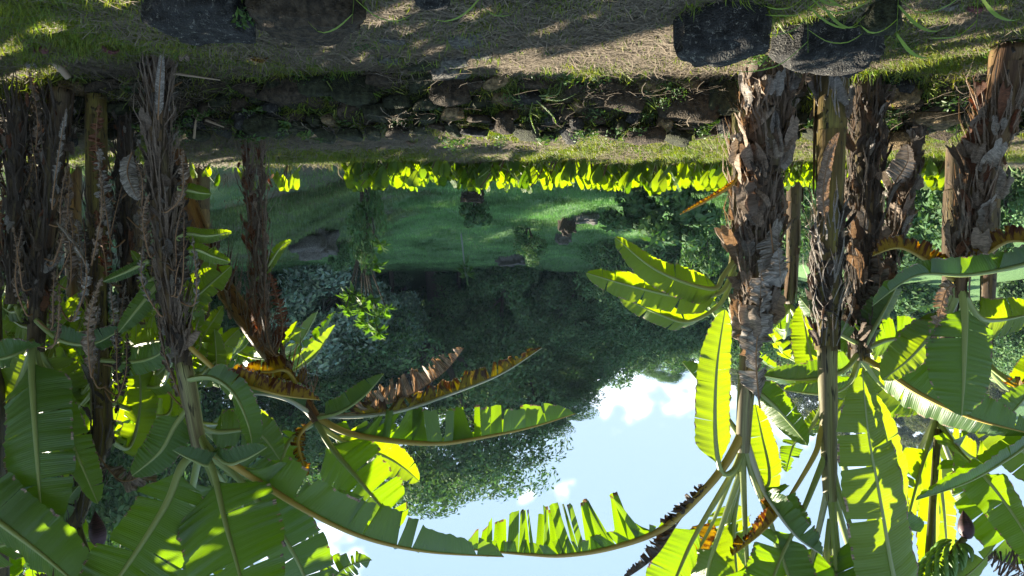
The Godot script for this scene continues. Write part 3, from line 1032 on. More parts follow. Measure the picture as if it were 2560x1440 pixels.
func lawn_things() -> void:
	rng.seed = 40
	# shrubs
	var shrub_fine := crown_mesh(41, 18, 160, 0.075, Vector3(0.75, 0.85, 0.75), 0.33, 0.9, Color(0.085, 0.155, 0.07), 0.3, -0.8)
	var shrub_broad := crown_mesh(42, 16, 150, 0.095, Vector3(0.75, 0.8, 0.75), 0.34, 0.9, Color(0.085, 0.155, 0.07), 0.3, -0.8)
	var fern := crown_mesh(43, 14, 130, 0.16, Vector3(0.8, 0.7, 0.8), 0.36, 0.8, Color(0.085, 0.155, 0.07), 0.35, -0.8)
	for s in [[1322, 565, 1275, 1378, 655, shrub_fine, "dark_shrub", "dark rounded shrub standing on the lawn"], [1285, 665, 1235, 1335, 728, shrub_broad, "pale_shrub", "lighter green bush on the lawn behind the flat boulder"], 			[850, 600, 820, 890, 680, shrub_broad, "pale_shrub", "lighter green bush on the bank beside the rosette tree"], [1190, 500, 1140, 1220, 575, fern, "weedy_shrub", "brownish weedy shrub on the dry grass of the lawn edge"],
			[1580, 470, 1500, 1660, 600, fern, "fan_shrub", "tall shrub with hanging fans at the edge of the lawn"], [1690, 460, 1620, 1800, 640, fern, "fan_shrub", "dark ferny shrub behind the dry-clad banana stem"], [1760, 520, 1700, 1830, 690, shrub_broad, "valley_shrub", "green shrub on the shaded valley side"], [1880, 430, 1800, 1960, 620, shrub_fine, "valley_shrub", "dark shrub on the shaded valley side"], [2010, 420, 1930, 2100, 640, shrub_broad, "valley_shrub", "green shrub on the shaded valley side"], [2230, 410, 2130, 2340, 640, shrub_fine, "valley_shrub", "dark shrub on the shaded valley side"], [2380, 400, 2280, 2480, 620, shrub_broad, "valley_shrub", "green shrub on the shaded valley side"], [2520, 400, 2430, 2620, 640, shrub_fine, "valley_shrub", "dark shrub on the shaded valley side"]]:
		var g := ground_at(s[0], s[1], 13.0)
		var d := -g.z
		var w: float = (s[3] - s[2]) * 0.5 * d / F
		var h: float = (s[4] - s[1]) * d / F
		var t := thing(s[6], g, s[7], "shrub", "shrubs of the shaded valley side" if s[6] == "valley_shrub" else "")
		var b := Buf.new()
		for k in 4:
			tube(b, spline([Vector3(rf(-0.1, 0.1), -0.1, rf(-0.1, 0.1)), Vector3(rf(-0.3, 0.3) * w, h * 0.35, rf(-0.3, 0.3) * w), Vector3(rf(-0.6, 0.6) * w, h * 0.75, rf(-0.6, 0.6) * w)], 5), radii_of([0.05, 0.03, 0.01], 5), 5)
		part("stem", b.mesh(), t, M.tree_bark)
		var c := part("foliage", s[5], t, M.far_foliage)
		c.position = Vector3(0, h * 0.5, 0)
		c.scale = Vector3(w, h * 0.55, w)
		c.rotation.y = rf(0, TAU)
	# the tree with rosettes of large leaves, its top in the sun
	var d := 21.0
	var foot := P(905, 560, d)
	var t := thing("rosette_tree", on(foot.x, foot.z), "small tree with sunlit rosettes of long glossy leaves above the lawn", "tree")
	var b := Buf.new()
	var ends := []
	var base := Vector3(0, -0.1, 0)
	for e in [[905, 770], [865, 770], [945, 790], [925, 815], [885, 735], [965, 770], [870, 740], [905, 800], [925, 745], [945, 830], [940, 660], [950, 610]]:
		var p := P(e[0], e[1], d + rf(-0.4, 0.4)) - t.position
		ends.append(p)
		tube(b, spline([base, Vector3(p.x * 0.15, p.y * 0.55, p.z * 0.15), p], 8), radii_of([0.06, 0.035, 0.015], 8), 6)
	part("trunk", b.mesh(), t, M.tree_bark)
	for e in ends:
		for k in 24:
			var n := Vector3(rng.randfn(), rng.randfn() * 0.7 + 0.35, rng.randfn()).normalized()
			var l := rf(0.26, 0.42)
			var tip: Vector3 = e + n * l + Vector3(0, -0.06, 0)
			var w := n.cross(Vector3.UP).normalized() * l * 0.21
			var c := Buf.new()
			var v := rf(0.7, 1.2)
			c.colour = Color(0.11 * v, 0.21 * v, 0.03 * v)
			var q: Vector3 = e + n * l * 0.55 + Vector3(0, 0.02, 0)
			c.add(e); c.add(q - w); c.add(q + Vector3(0, -0.025, 0)); c.add(q + w); c.add(tip)
			c.tri(0, 1, 2); c.tri(0, 2, 3); c.tri(1, 4, 2); c.tri(2, 4, 3)
			part("leaf", c.mesh(), t, M.gloss_foliage)
	var rs := P(920, 500, 20.3)
	var sh := thing("dark_shrub", on(rs.x, rs.z), "tall dark shrub round the foot of the rosette tree", "shrub")
	var sb := Buf.new()
	var sh_top := EYE + (655 - 720.0) * 20.3 / F - sh.position.y
	for k in 3: tube(sb, spline([Vector3(rf(-0.1, 0.1), -0.1, 0), Vector3(rf(-0.2, 0.2), sh_top * 0.7, rf(-0.2, 0.2))], 4), radii_of([0.04, 0.015], 4), 5)
	part("stem", sb.mesh(), sh, M.tree_bark)
	var sf := part("foliage", shrub_fine, sh, M.far_foliage)
	sf.position = Vector3(0, sh_top * 0.55, 0)
	sf.scale = Vector3(0.58, sh_top * 0.52, 0.5)
	# sapling with a pale stem
	var g := ground_at(1152, 582, 20.0)
	var sd := -g.z
	t = thing("sapling", g, "slender sapling with pale pole-like stem and drooping leaves on the lawn", "sapling")
	b = Buf.new()
	var tip := P(1165, 690, sd) - g
	tube(b, spline([Vector3(0, -0.1, 0), tip * 0.5, tip], 8), radii_of([0.05, 0.04, 0.025], 8), 6)
	part("stem", b.mesh(), t, M.pale_wood)
	for k in 40:
		var n := Vector3(rng.randfn(), rng.randfn() * 0.6 + 0.1, rng.randfn()).normalized()
		var l := rf(0.35, 0.8)
		var c := Buf.new()
		c.colour = Color(0.06, 0.12, 0.035) * rf(0.7, 1.3)
		var w := n.cross(Vector3.UP).normalized() * l * 0.13
		var s: Vector3 = tip * rf(0.75, 1.05)
		var q := s + n * l * 0.5 + Vector3(0, 0.05, 0)
		c.add(s); c.add(q - w); c.add(q + w); c.add(s + n * l + Vector3(0, -0.12, 0))
		c.quad(0, 1, 3, 2)
		part("leaf", c.mesh(), t, M.gloss_foliage)
	# a rail fence at the edge of the wood
	var f0 := P(835, 690, 57.5)
	var f := thing("rail_fence", on(f0.x, f0.z), "pale two-rail wooden fence at the edge of the dark wood", "fence")
	for py in [691, 703]:
		b = Buf.new()
		tube(b, PackedVector3Array([P(840, py, 57.5) - f.position, P(940, py, 57.5) - f.position]), PackedFloat32Array([0.04, 0.04]), 6)
		part("rail", b.mesh(), f, M.pale_wood)
	for px in [845, 890, 935]:
		b = Buf.new()
		var p := P(px, 708, 57.55)
		tube(b, PackedVector3Array([on(p.x, p.z, -0.2) - f.position, p - f.position]), PackedFloat32Array([0.06, 0.05]), 6)
		part("post", b.mesh(), f, M.pale_wood)
	var tp := P(812, 690, 57)
	t = thing("bare_tree", on(tp.x, tp.z), "slim pale bare trunk in front of the dark wood", "tree")
	b = Buf.new()
	tube(b, spline([Vector3(0, -0.2, 0), Vector3(0.1, 1.5, 0), P(810, 790, 57) - t.position], 8), radii_of([0.16, 0.12, 0.09], 8), 8)
	part("trunk", b.mesh(), t, M.pale_wood)

# ---------------------------------------------------------------- banana plants
const G1 := "bananas beside the large boulders"
const G2 := "bananas of the shaded clump"

func upper_crown(plant: Node3D, at: Array, count: int) -> void:
	# the youngest leaves stand steeply and open above the frame
	var c := P(at[0], at[1], at[2])
	for k in count:
		var az := 2.27 + lerpf(-1.3, 1.3, (k + 0.5) / count)
		var dir := Vector3(sin(az), 0, cos(az))
		var l := rf(1.5, 2.0)
		leaf(plant, [c, c + Vector3.UP * l * 0.3 + dir * 0.08, c + Vector3.UP * l * 0.6 + dir * l * 0.2, c + Vector3.UP * l * 0.75 + dir * l * 0.5, c + Vector3.UP * l * 0.68 + dir * l * 0.8], "leaf_green", "rib_green", 0.26, {"face": Vector3.UP, "fl": 0.3, "fr": 0.3, "start": 0.38, "tear": 0.3})

func right_clump() -> void:
	rng.seed = 100
	# A: stem wrapped in dry leaves
	var a := banana([1925, 150, 5.3], "banana plant wrapped in a thick skirt of dry brown leaves beside the boulders", G1)
	var s := stem(a, [[1925, 140, 5.3], [1915, 400, 5.3], [1895, 700, 5.28], [1872, 900, 5.28], [1863, 1000, 5.28], [1857, 1130, 5.28]], [0.115, 0.11, 0.09, 0.066, 0.056, 0.042], "stem_dark", 0.74)
	clothe(a, s[0], s[1], 290, 0.06, 0.74, ["dry_brown", "dry_tan", "dry_grey", "dry_dark", "dry_pale", "dry_tan", "dry_tan"], 0.55, 0.3, 1.3)
	leaf(a, [[1857, 1080, 5.28], [1817, 1155, 5.2], [1761, 1226, 5.1], [1660, 1320, 5.0], [1537, 1368, 4.95], [1414, 1389, 4.95], [1312, 1386, 5.0], [1160, 1372, 5.05]], "leaf_green", "rib_yellow", 0.34, {"face": Vector3(0, 1, 0.25), "fl": 1.3, "fr": 1.4, "wl": 1.0, "wr": 0.3, "start": 0.40, "tear": 0.93, "curl": 0.1, "rag": 0.12})
	leaf(a, [[1857, 1125, 5.28], [1835, 1175, 5.2], [1803, 1178, 5.15], [1788, 1080, 5.12], [1792, 920, 5.1], [1813, 772, 5.1]], "leaf_lime", "rib_green", 0.135, {"face": CAM, "fl": 0.25, "fr": 0.1, "start": 0.22, "tear": 0.06})
	leaf(a, [[1866, 1130, 5.3], [1888, 1215, 5.38], [1918, 1215, 5.42], [1922, 1170, 5.42], [1905, 1090, 5.42], [1888, 1010, 5.42]], "leaf_lime", "rib_green", 0.125, {"face": CAM, "fl": 0.15, "fr": 0.15, "start": 0.3, "tear": 0.08})
	leaf(a, [[1864, 1010, 5.28], [1885, 978, 5.25], [1935, 1015, 5.2], [1985, 1070, 5.2], [2020, 1114, 5.2]], "leaf_green", "rib_green", 0.13, {"face": Vector3(-0.3, 0.6, 0.7), "fl": 0.5, "fr": 0.6, "start": 0.12, "tear": 0.1})
	leaf(a, [[1852, 1150, 5.28], [1746, 1324, 5.2], [1700, 1420, 5.1], [1640, 1570, 4.9]], "leaf_green", "rib_green", 0.2, {"face": CAM, "start": 0.42, "tear": 0.3, "fl": 0.4, "fr": 0.4})
	leaf(a, [[1852, 1180, 5.28], [1780, 1387, 5.35], [1760, 1480, 5.4], [1730, 1650, 5.4]], "leaf_green", "rib_green", 0.18, {"face": Vector3(0.6, 0.3, 0.7), "start": 0.40, "tear": 0.2})
	leaf(a, [[1856, 1130, 5.28], [1862, 1300, 5.2], [1870, 1440, 5.1], [1885, 1700, 4.9]], "leaf_dark", "rib_green", 0.24, {"face": Vector3(-0.4, 0.2, 0.8), "start": 0.5, "tear": 0.2, "r0": 0.02})
	leaf(a, [[1862, 1120, 5.28], [1890, 1210, 5.25], [1922, 1294, 5.2], [1971, 1440, 5.1], [2050, 1640, 4.9]], "leaf_green", "rib_green", 0.2, {"face": Vector3(0.5, 0.5, 0.7), "start": 0.42, "tear": 0.25, "fl": 0.5, "fr": 0.7})
	leaf(a, [[1868, 1110, 5.28], [1905, 1215, 5.2], [1935, 1268, 5.1], [1990, 1340, 5.0], [2056, 1388, 4.95]], "leaf_dark", "rib_pale", 0.17, {"face": Vector3(0.1, 1, 0.3), "start": 0.35, "tear": 0.5, "fl": 0.9, "fr": 1.1})
	leaf(a, [[1858, 1140, 5.35], [1840, 1260, 5.5], [1835, 1350, 5.6], [1850, 1500, 5.7]], "leaf_lime", "rib_green", 0.19, {"face": CAM, "start": 0.3, "tear": 0.3})
	leaf(a, [[1846, 1085, 5.3], [1800, 1020, 5.35], [1745, 950, 5.4], [1705, 905, 5.4]], "leaf_green", "rib_green", 0.12, {"face": Vector3(0.2, 0.8, 0.4), "start": 0.25, "tear": 0.3, "fl": 0.6, "fr": 0.6})
	leaf(a, [[1790, 1195, 5.14], [1755, 1235, 5.08], [1700, 1300, 5.02], [1640, 1390, 4.95], [1560, 1450, 4.9]], "dry_dark", "rib_brown", 0.10, {"face": Vector3(0.3, 1, 0.2), "fl": 1.0, "fr": 1.2, "start": 0.05, "tear": 0.9, "rag": 0.7, "crumple": 1.0}, "dry_leaf")
	leaf(a, [[1900, 1020, 5.2], [1890, 900, 5.15], [1900, 760, 5.12], [1905, 640, 5.12]], "dry_grey", "rib_brown", 0.13, {"face": CAM, "start": 0.02, "tear": 0.5, "rag": 0.5, "crumple": 0.9}, "dry_leaf")
	leaf(a, [[1925, 560, 5.15], [1935, 640, 5.1], [1950, 690, 5.08], [1945, 620, 5.05]], "dry_grey", "rib_brown", 0.12, {"face": CAM, "start": 0.1, "tear": 0.3, "rag": 0.5, "crumple": 0.6}, "dry_leaf")
	# young plant behind A, its leaves in full light
	var y := banana([1850, 190, 5.8], "young banana plant with lime leaves growing behind the dry-clad stem", G1)
	s = stem(y, [[1850, 190, 5.8], [1845, 450, 5.75], [1838, 660, 5.7]], [0.06, 0.05, 0.03], "stem_green")
	leaf(y, [[1838, 650, 5.7], [1808, 690, 5.6], [1785, 722, 5.55], [1700, 702, 5.4], [1620, 662, 5.35], [1537, 592, 5.3]], "leaf_lime", "rib_green", 0.125, {"face": Vector3(-0.55, 0.1, 0.8), "start": 0.2, "tear": 0.22, "fl": 0.1, "fr": 0.35})
	leaf(y, [[1836, 665, 5.7], [1802, 730, 5.6], [1710, 742, 5.5], [1590, 718, 5.45], [1464, 682, 5.4]], "leaf_lime", "rib_green", 0.13, {"face": Vector3(-0.5, 0.15, 0.8), "start": 0.18, "tear": 0.3, "fl": 0.2, "fr": 0.5})
	leaf(y, [[1838, 680, 5.7], [1800, 760, 5.65], [1725, 803, 5.6], [1660, 790, 5.55], [1545, 738, 5.5]], "leaf_lime", "rib_green", 0.11, {"face": Vector3(-0.5, 0.2, 0.7), "start": 0.3, "tear": 0.35, "fl": 0.5, "fr": 0.7})
	leaf(y, [[1850, 430, 5.75], [1825, 466, 5.6], [1765, 503, 5.55], [1700, 536, 5.5]], "leaf_aged", "rib_yellow", 0.035, {"face": Vector3(0, 0.8, 0.6), "start": 0.15, "tear": 0.2})
	clothe(y, s[0], s[1], 40, 0.3, 0.95, ["dry_tan", "dry_brown"], 0.2)
	# B: clean olive stem
	var b := banana([2078, 165, 5.35], "tall banana plant with smooth olive stem and fanned petioles", G1)
	s = stem(b, [[2080, 150, 5.35], [2076, 400, 5.35], [2072, 700, 5.33], [2068, 900, 5.32], [2070, 1000, 5.32], [2072, 1120, 5.32], [2076, 1250, 5.32]], [0.105, 0.1, 0.088, 0.07, 0.06, 0.054, 0.042], "stem_olive", 0.66)
	clothe(b, s[0], s[1], 110, 0.36, 0.66, ["dry_grey", "dry_brown", "dry_dark", "dry_dark"], 0.35, 0.14)
	clothe(b, s[0], s[1], 26, 0.03, 0.14, ["dry_grey", "dry_brown", "dry_tan"], 0.4, 0.14)
	leaf(b, [[2070, 1030, 5.32], [2050, 1087, 5.3], [2035, 1140, 5.25], [1960, 1264, 5.2], [1905, 1330, 5.1], [1830, 1390, 5.0]], "leaf_aged", "rib_yellow", 0.15, {"face": UPF, "start": 0.52, "tear": 0.6, "fl": 0.9, "fr": 0.9, "rag": 0.4})
	leaf(b, [[2072, 1110, 5.32], [2054, 1162, 5.3], [1997, 1301, 5.2], [1950, 1400, 5.1], [1890, 1560, 4.9]], "leaf_green", "rib_green", 0.2, {"face": CAM, "start": 0.5, "tear": 0.3})
	leaf(b, [[2074, 1200, 5.32], [2039, 1357, 5.3], [2010, 1480, 5.2], [1980, 1700, 5.0]], "leaf_dark", "rib_pale", 0.2, {"face": Vector3(0.5, 0.2, 0.8), "start": 0.35, "tear": 0.2})
	leaf(b, [[2076, 1219, 5.32], [2091, 1440, 5.2], [2110, 1700, 5.0]], "leaf_green", "rib_green", 0.24, {"face": CAM, "start": 0.4, "tear": 0.15, "r0": 0.02})
	leaf(b, [[2078, 1120, 5.32], [2091, 1211, 5.3], [2155, 1387, 5.2], [2240, 1560, 5.0]], "leaf_dark", "rib_green", 0.22, {"face": CAM, "start": 0.5, "tear": 0.2})
	leaf(b, [[2078, 1090, 5.32], [2098, 1130, 5.35], [2132, 1219, 5.45], [2200, 1300, 5.6], [2300, 1330, 5.8]], "leaf_dark", "rib_green", 0.2, {"face": UPF, "start": 0.4, "tear": 0.2, "fl": 0.6, "fr": 0.6})
	leaf(b, [[2078, 1250, 5.32], [2110, 1480, 5.2], [2180, 1590, 5.1], [2245, 1540, 5.0], [2222, 1380, 4.95], [2195, 1220, 4.92], [2170, 1080, 4.9], [2156, 930, 4.9]], "leaf_lime", "rib_green", 0.25, {"face": Vector3(-0.3, 0.0, 1), "start": 0.38, "tear": 0.22, "fl": 0.2, "fr": 0.15})
	leaf(b, [[2082, 1230, 5.4], [2150, 1430, 5.6], [2215, 1400, 5.7], [2235, 1230, 5.7], [2215, 1090, 5.7], [2185, 985, 5.7]], "leaf_lime", "rib_green", 0.2, {"face": CAM, "start": 0.35, "tear": 0.1})
	leaf(b, [[2066, 1000, 5.32], [2020, 1080, 5.4], [1985, 1110, 5.5], [1965, 1180, 5.5]], "leaf_green", "rib_green", 0.10, {"face": CAM, "start": 0.3, "tear": 0.7})
	leaf(b, [[2065, 560, 5.22], [2058, 480, 5.2], [2075, 380, 5.18], [2098, 330, 5.18]], "dry_tan", "rib_brown", 0.045, {"face": Vector3(0.2, 0.1, 1), "start": 0.0, "tear": 0.1, "crumple": 0.4}, "dry_leaf")
	upper_crown(b, [2078, 1300, 5.32], 4)
	# C: dark dry stem behind B
	var c := banana([2165, 185, 5.7], "banana plant with dark stem hung with grey-black rags behind the olive stem", G1)
	s = stem(c, [[2165, 180, 5.7], [2160, 450, 5.7], [2152, 700, 5.7], [2148, 900, 5.7]], [0.1, 0.09, 0.08, 0.055], "stem_dark")
	clothe(c, s[0], s[1], 240, 0.05, 0.98, ["dry_dark", "dry_brown", "dry_grey", "dry_dark", "dry_tan"], 0.45, 0.24, 1.15)
	leaf(c, [[2148, 880, 5.7], [2100, 930, 5.5], [2000, 950, 5.4], [1905, 938, 5.35]], "leaf_dark", "rib_green", 0.15, {"face": Vector3(0, 0.6, 0.8), "start": 0.15, "tear": 0.15, "fl": 0.4, "fr": 0.3})
	leaf(c, [[2148, 860, 5.7], [2090, 830, 5.45], [2040, 790, 5.35], [2000, 745, 5.3]], "leaf_dark", "rib_green", 0.10, {"face": Vector3(0, 0.8, 0.5), "start": 0.2, "tear": 0.1})
	leaf(c, [[2150, 900, 5.8], [2065, 945, 6.0], [2030, 900, 6.05], [2015, 830, 6.05], [2005, 760, 6.05]], "leaf_lime", "rib_green", 0.13, {"face": CAM, "start": 0.35, "tear": 0.1})
	leaf(c, [[2150, 890, 5.7], [2210, 925, 5.5], [2300, 985, 5.35], [2430, 1045, 5.2], [2580, 1085, 5.1]], "leaf_dark", "rib_yellow", 0.21, {"face": Vector3(0.1, 0.5, 0.8), "start": 0.1, "tear": 0.12, "fl": 0.35, "fr": 0.35})
	leaf(c, [[2148, 890, 5.7], [2120, 960, 5.6], [2060, 985, 5.5], [1960, 975, 5.4]], "leaf_green", "rib_green", 0.12, {"face": UPF, "start": 0.2, "tear": 0.2, "fl": 0.7, "fr": 0.7})
	leaf(c, [[2150, 880, 5.7], [2180, 790, 5.6], [2200, 700, 5.55], [2190, 620, 5.55]], "dry_dark", "rib_brown", 0.12, {"face": CAM, "start": 0.05, "tear": 0.8, "rag": 0.6, "crumple": 0.8}, "dry_leaf")
	# D: dead thin stem with one big grey leaf
	var dd := banana([2290, 225, 6.0], "dead thin banana stem with one large folded grey leaf", G1)
	s = stem(dd, [[2292, 225, 6.0], [2280, 400, 6.0], [2245, 560, 5.95], [2215, 720, 5.9]], [0.05, 0.045, 0.04, 0.02], "stem_dark")
	clothe(dd, s[0], s[1], 130, 0.02, 0.98, ["dry_dark", "dry_brown", "dry_tan", "dry_grey"], 0.35, 0.2, 1.1)
	leaf(dd, [[2235, 460, 5.85], [2255, 430, 5.82], [2270, 400, 5.8], [2268, 360, 5.8]], "dry_grey", "rib_brown", 0.11, {"face": CAM, "start": 0.0, "tear": 0.05, "crumple": 0.3}, "dry_leaf")
	# E: brown stem at the border
	var e := banana([2525, 125, 4.9], "short banana plant with leaning reddish brown stem and pale petioles", G1)
	s = stem(e, [[2528, 120, 4.9], [2495, 300, 4.9], [2458, 430, 4.9], [2420, 600, 4.88], [2405, 690, 4.86], [2402, 745, 4.86]], [0.115, 0.1, 0.09, 0.07, 0.045, 0.03], "stem_brown")
	clothe(e, s[0], s[1], 130, 0.22, 0.9, ["dry_tan", "dry_brown", "dry_tan", "dry_red", "dry_pale"], 0.45, 0.24, 1.2)
	leaf(e, [[2403, 720, 4.86], [2411, 784, 4.8], [2411, 870, 4.75], [2409, 960, 4.72], [2404, 1040, 4.7]], "leaf_dark", "rib_green", 0.22, {"face": Vector3(0, 0.1, 1), "start": 0.16, "tear": 0.12, "fl": 0.15, "fr": 0.15})
	leaf(e, [[2402, 715, 4.86], [2370, 790, 4.95], [2325, 840, 5.05], [2270, 900, 5.1], [2205, 950, 5.15]], "leaf_lime", "rib_green", 0.17, {"face": Vector3(-0.3, 0.1, 0.9), "start": 0.28, "tear": 0.15})
	leaf(e, [[2404, 720, 4.86], [2445, 790, 4.9], [2500, 800, 5.0], [2600, 780, 5.1]], "leaf_lime", "rib_green", 0.16, {"face": Vector3(-0.4, 0.1, 0.8), "start": 0.25, "tear": 0.3})
	leaf(e, [[2400, 700, 4.86], [2360, 780, 5.0], [2300, 850, 5.2], [2240, 830, 5.3]], "leaf_green", "rib_green", 0.13, {"face": CAM, "start": 0.3, "tear": 0.15})
	var x1 := banana([2745, 90, 4.7], "short banana plant beside the leaning brown stem, one leaf arching across it", G1)
	stem(x1, [[2745, 80, 4.7], [2735, 350, 4.68], [2720, 590, 4.65]], [0.1, 0.08, 0.05], "stem_brown")
	leaf(x1, [[2720, 580, 4.65], [2640, 630, 4.6], [2560, 662, 4.6], [2420, 688, 4.6], [2290, 690, 4.65], [2180, 765, 4.7]], "leaf_dark", "rib_green", 0.12, {"face": UPF, "start": 0.0, "tear": 0.65, "fl": 1.1, "fr": 1.1})
	leaf(e, [[2405, 710, 4.86], [2455, 650, 4.8], [2520, 605, 4.7], [2600, 610, 4.6]], "leaf_aged", "rib_yellow", 0.12, {"face": UPF, "start": 0.1, "tear": 0.6, "rag": 0.5, "fl": 1.0, "fr": 1.0, "crumple": 0.5})
	leaf(e, [[2405, 715, 4.9], [2330, 660, 5.0], [2250, 620, 5.1], [2180, 640, 5.2]], "leaf_aged", "rib_yellow", 0.12, {"face": UPF, "start": 0.1, "tear": 0.6, "rag": 0.4, "fl": 0.9, "fr": 0.9})
	leaf(e, [[2398, 720, 4.9], [2370, 720, 4.8], [2350, 780, 4.8], [2330, 860, 4.8]], "dry_tan", "rib_brown", 0.06, {"face": CAM, "start": 0.1, "tear": 0.6, "rag": 0.5, "crumple": 0.8}, "dry_leaf")
	# G: fruiting plant behind
	var g := banana([2400, 260, 6.6], "fruiting banana plant with a green hand of bananas and purple bud", G1)
	s = stem(g, [[2400, 260, 6.6], [2385, 600, 6.6], [2360, 900, 6.6], [2340, 1055, 6.6]], [0.1, 0.09, 0.06, 0.035], "stem_dark")
	leaf(g, [[2338, 1045, 6.6], [2279, 1159, 6.5], [2200, 1250, 6.4], [2130, 1280, 6.3]], "leaf_lime", "rib_pale", 0.2, {"face": UPF, "start": 0.35, "tear": 0.5, "fl": 0.6, "fr": 0.6})
	leaf(g, [[2340, 1045, 6.6], [2346, 1162, 6.6], [2360, 1280, 6.5], [2372, 1440, 6.4]], "leaf_lime", "rib_pale", 0.2, {"face": CAM, "start": 0.4, "tear": 0.2})
	leaf(g, [[2342, 1045, 6.6], [2380, 1160, 6.6], [2440, 1240, 6.5], [2540, 1250, 6.4]], "leaf_lime", "rib_pale", 0.22, {"face": Vector3(0, 0.7, 0.7), "start": 0.35, "tear": 0.3})
	var x2 := banana([2730, 110, 5.4], "tall banana plant beyond the leaning brown stem with broad sunlit leaves", G1)
	s = stem(x2, [[2730, 100, 5.4], [2720, 600, 5.4], [2705, 1110, 5.4]], [0.1, 0.09, 0.05], "stem_dark")
	leaf(x2, [[2705, 1090, 5.4], [2640, 1060, 5.25], [2530, 1140, 5.15], [2420, 1205, 5.1], [2290, 1250, 5.1]], "leaf_green", "rib_green", 0.12, {"face": UPF, "start": 0.05, "tear": 0.1, "fl": 0.9, "fr": 0.9})
	leaf(x2, [[2705, 1100, 5.4], [2640, 1160, 5.5], [2560, 1130, 5.6], [2490, 1060, 5.6], [2430, 1000, 5.6]], "leaf_lime", "rib_green", 0.19, {"face": CAM, "start": 0.05, "tear": 0.2})
	leaf(g, [[2343, 1050, 6.6], [2400, 1130, 6.2], [2450, 1180, 5.9], [2500, 1240, 5.8], [2560, 1330, 5.7], [2620, 1450, 5.6]], "leaf_green", "rib_green", 0.2, {"face": CAM, "start": 0.05, "tear": 0.15})
	leaf(g, [[2342, 1060, 6.6], [2335, 1300, 6.3], [2345, 1470, 5.9], [2400, 1450, 5.8], [2450, 1410, 5.8], [2490, 1360, 5.8]], "leaf_lime", "rib_green", 0.15, {"face": CAM, "start": 0.05, "tear": 0.3})
	leaf(x2, [[2705, 1110, 5.4], [2680, 1350, 5.45], [2600, 1440, 5.5], [2520, 1410, 5.5], [2470, 1390, 5.5]], "dry_dark", "rib_brown", 0.13, {"face": CAM, "start": 0.68, "tear": 1.0, "rag": 0.5}, "dry_leaf")
	leaf(g, [[2342, 1020, 6.6], [2300, 1000, 6.5], [2240, 1010, 6.4], [2190, 1050, 6.3]], "leaf_green", "rib_green", 0.16, {"face": CAM, "start": 0.15, "tear": 0.2})
	# its bunch hangs on a bent stalk
	var bd := 5.9
	var rb := Buf.new()
	tube(rb, spline([P(2345, 1075, 6.5) - g.position, P(2330, 1280, 6.2) - g.position, P(2318, 1470, 6.0) - g.position, P(2350, 1490, bd) - g.position, P(2372, 1400, bd) - g.position, P(2412, 1345, bd) - g.position], 24), radii_of([0.03, 0.03, 0.028, 0.025], 24), 8)
	var bunch := part("fruit_stalk", rb.mesh(), g, M.stem_green)
	var fruit := Buf.new()
	var fl := []
	for k in 7: fl.append(Vector3(0, -0.07 + 0.14 * k / 6.0 + 0.0, 0.035 * sin(PI * k / 6.0)))
	tube(fruit, spline(fl, 8), radii_of([0.006, 0.014, 0.016, 0.014, 0.005], 8), 6)
	var fm := fruit.mesh(M.fruit)
	for ring in 7:
		for k in 11:
			var an := TAU * k / 11.0 + ring * 0.3
			var dir := Vector3(cos(an), 0, sin(an))
			var o := part("banana", fm, bunch)
			var mid := P(2385 - ring * 12, 1358 + ring * 13, bd) - g.position
			var x := dir.cross(Vector3.UP)
			o.transform = Transform3D(Basis(x, Vector3.UP, dir).rotated(x, -0.55 + rf(-0.15, 0.15)), mid + dir * 0.085 + Vector3(0, 0.05, 0))
	var bb := Buf.new()
	tube(bb, spline([P(2418, 1345, bd) - g.position, P(2414, 1310, bd) - g.position, P(2408, 1276, bd) - g.position], 12), PackedFloat32Array([0.03, 0.045, 0.052, 0.056, 0.058, 0.057, 0.054, 0.049, 0.042, 0.033, 0.024, 0.013, 0.003]), 12, 0.08)
	part("flower_bud", bb.mesh(), g, M.bud)
	for l in [["leaf_green", 0.2, [[2342, 1050, 6.6], [2420, 1200, 6.2], [2500, 1330, 6.0], [2580, 1420, 5.9]]], ["leaf_lime", 0.18, [[2340, 1050, 6.6], [2300, 1180, 6.2], [2270, 1300, 6.0], [2255, 1420, 5.9]]], ["leaf_green", 0.2, [[2344, 1040, 6.6], [2440, 1080, 6.2], [2520, 1040, 6.0], [2590, 960, 5.9]]], ["leaf_lime", 0.18, [[2345, 1040, 6.6], [2400, 1120, 6.9], [2460, 1150, 7.0], [2540, 1110, 7.1]]]]:
		leaf(g, l[2], l[0], "rib_green", l[1], {"face": Vector3(-0.35, 0.1, 0.9), "start": 0.25, "tear": rf(0.3, 0.6), "fl": 0.3, "fr": 0.4})
	for l in [["leaf_green", 0.18, [[2148, 880, 5.7], [2220, 850, 5.9], [2290, 850, 6.0], [2370, 900, 6.0]]], ["leaf_lime", 0.17, [[2150, 890, 5.75], [2200, 960, 6.1], [2270, 1010, 6.2], [2340, 1000, 6.2]]], ["leaf_green", 0.15, [[2148, 890, 5.7], [2180, 830, 5.6], [2230, 740, 5.55], [2250, 700, 5.5]]], ["leaf_green", 0.16, [[2146, 880, 5.75], [2110, 840, 6.0], [2060, 860, 6.1], [1990, 900, 6.1]]], ["leaf_lime", 0.16, [[2146, 900, 5.75], [2120, 990, 6.1], [2070, 1050, 6.2], [2000, 1080, 6.3]]]]:
		leaf(c, l[2], l[0], "rib_green", l[1], {"face": Vector3(-0.3, 0.15, 0.9), "start": 0.2, "tear": rf(0.2, 0.5), "fl": 0.3, "fr": 0.4})
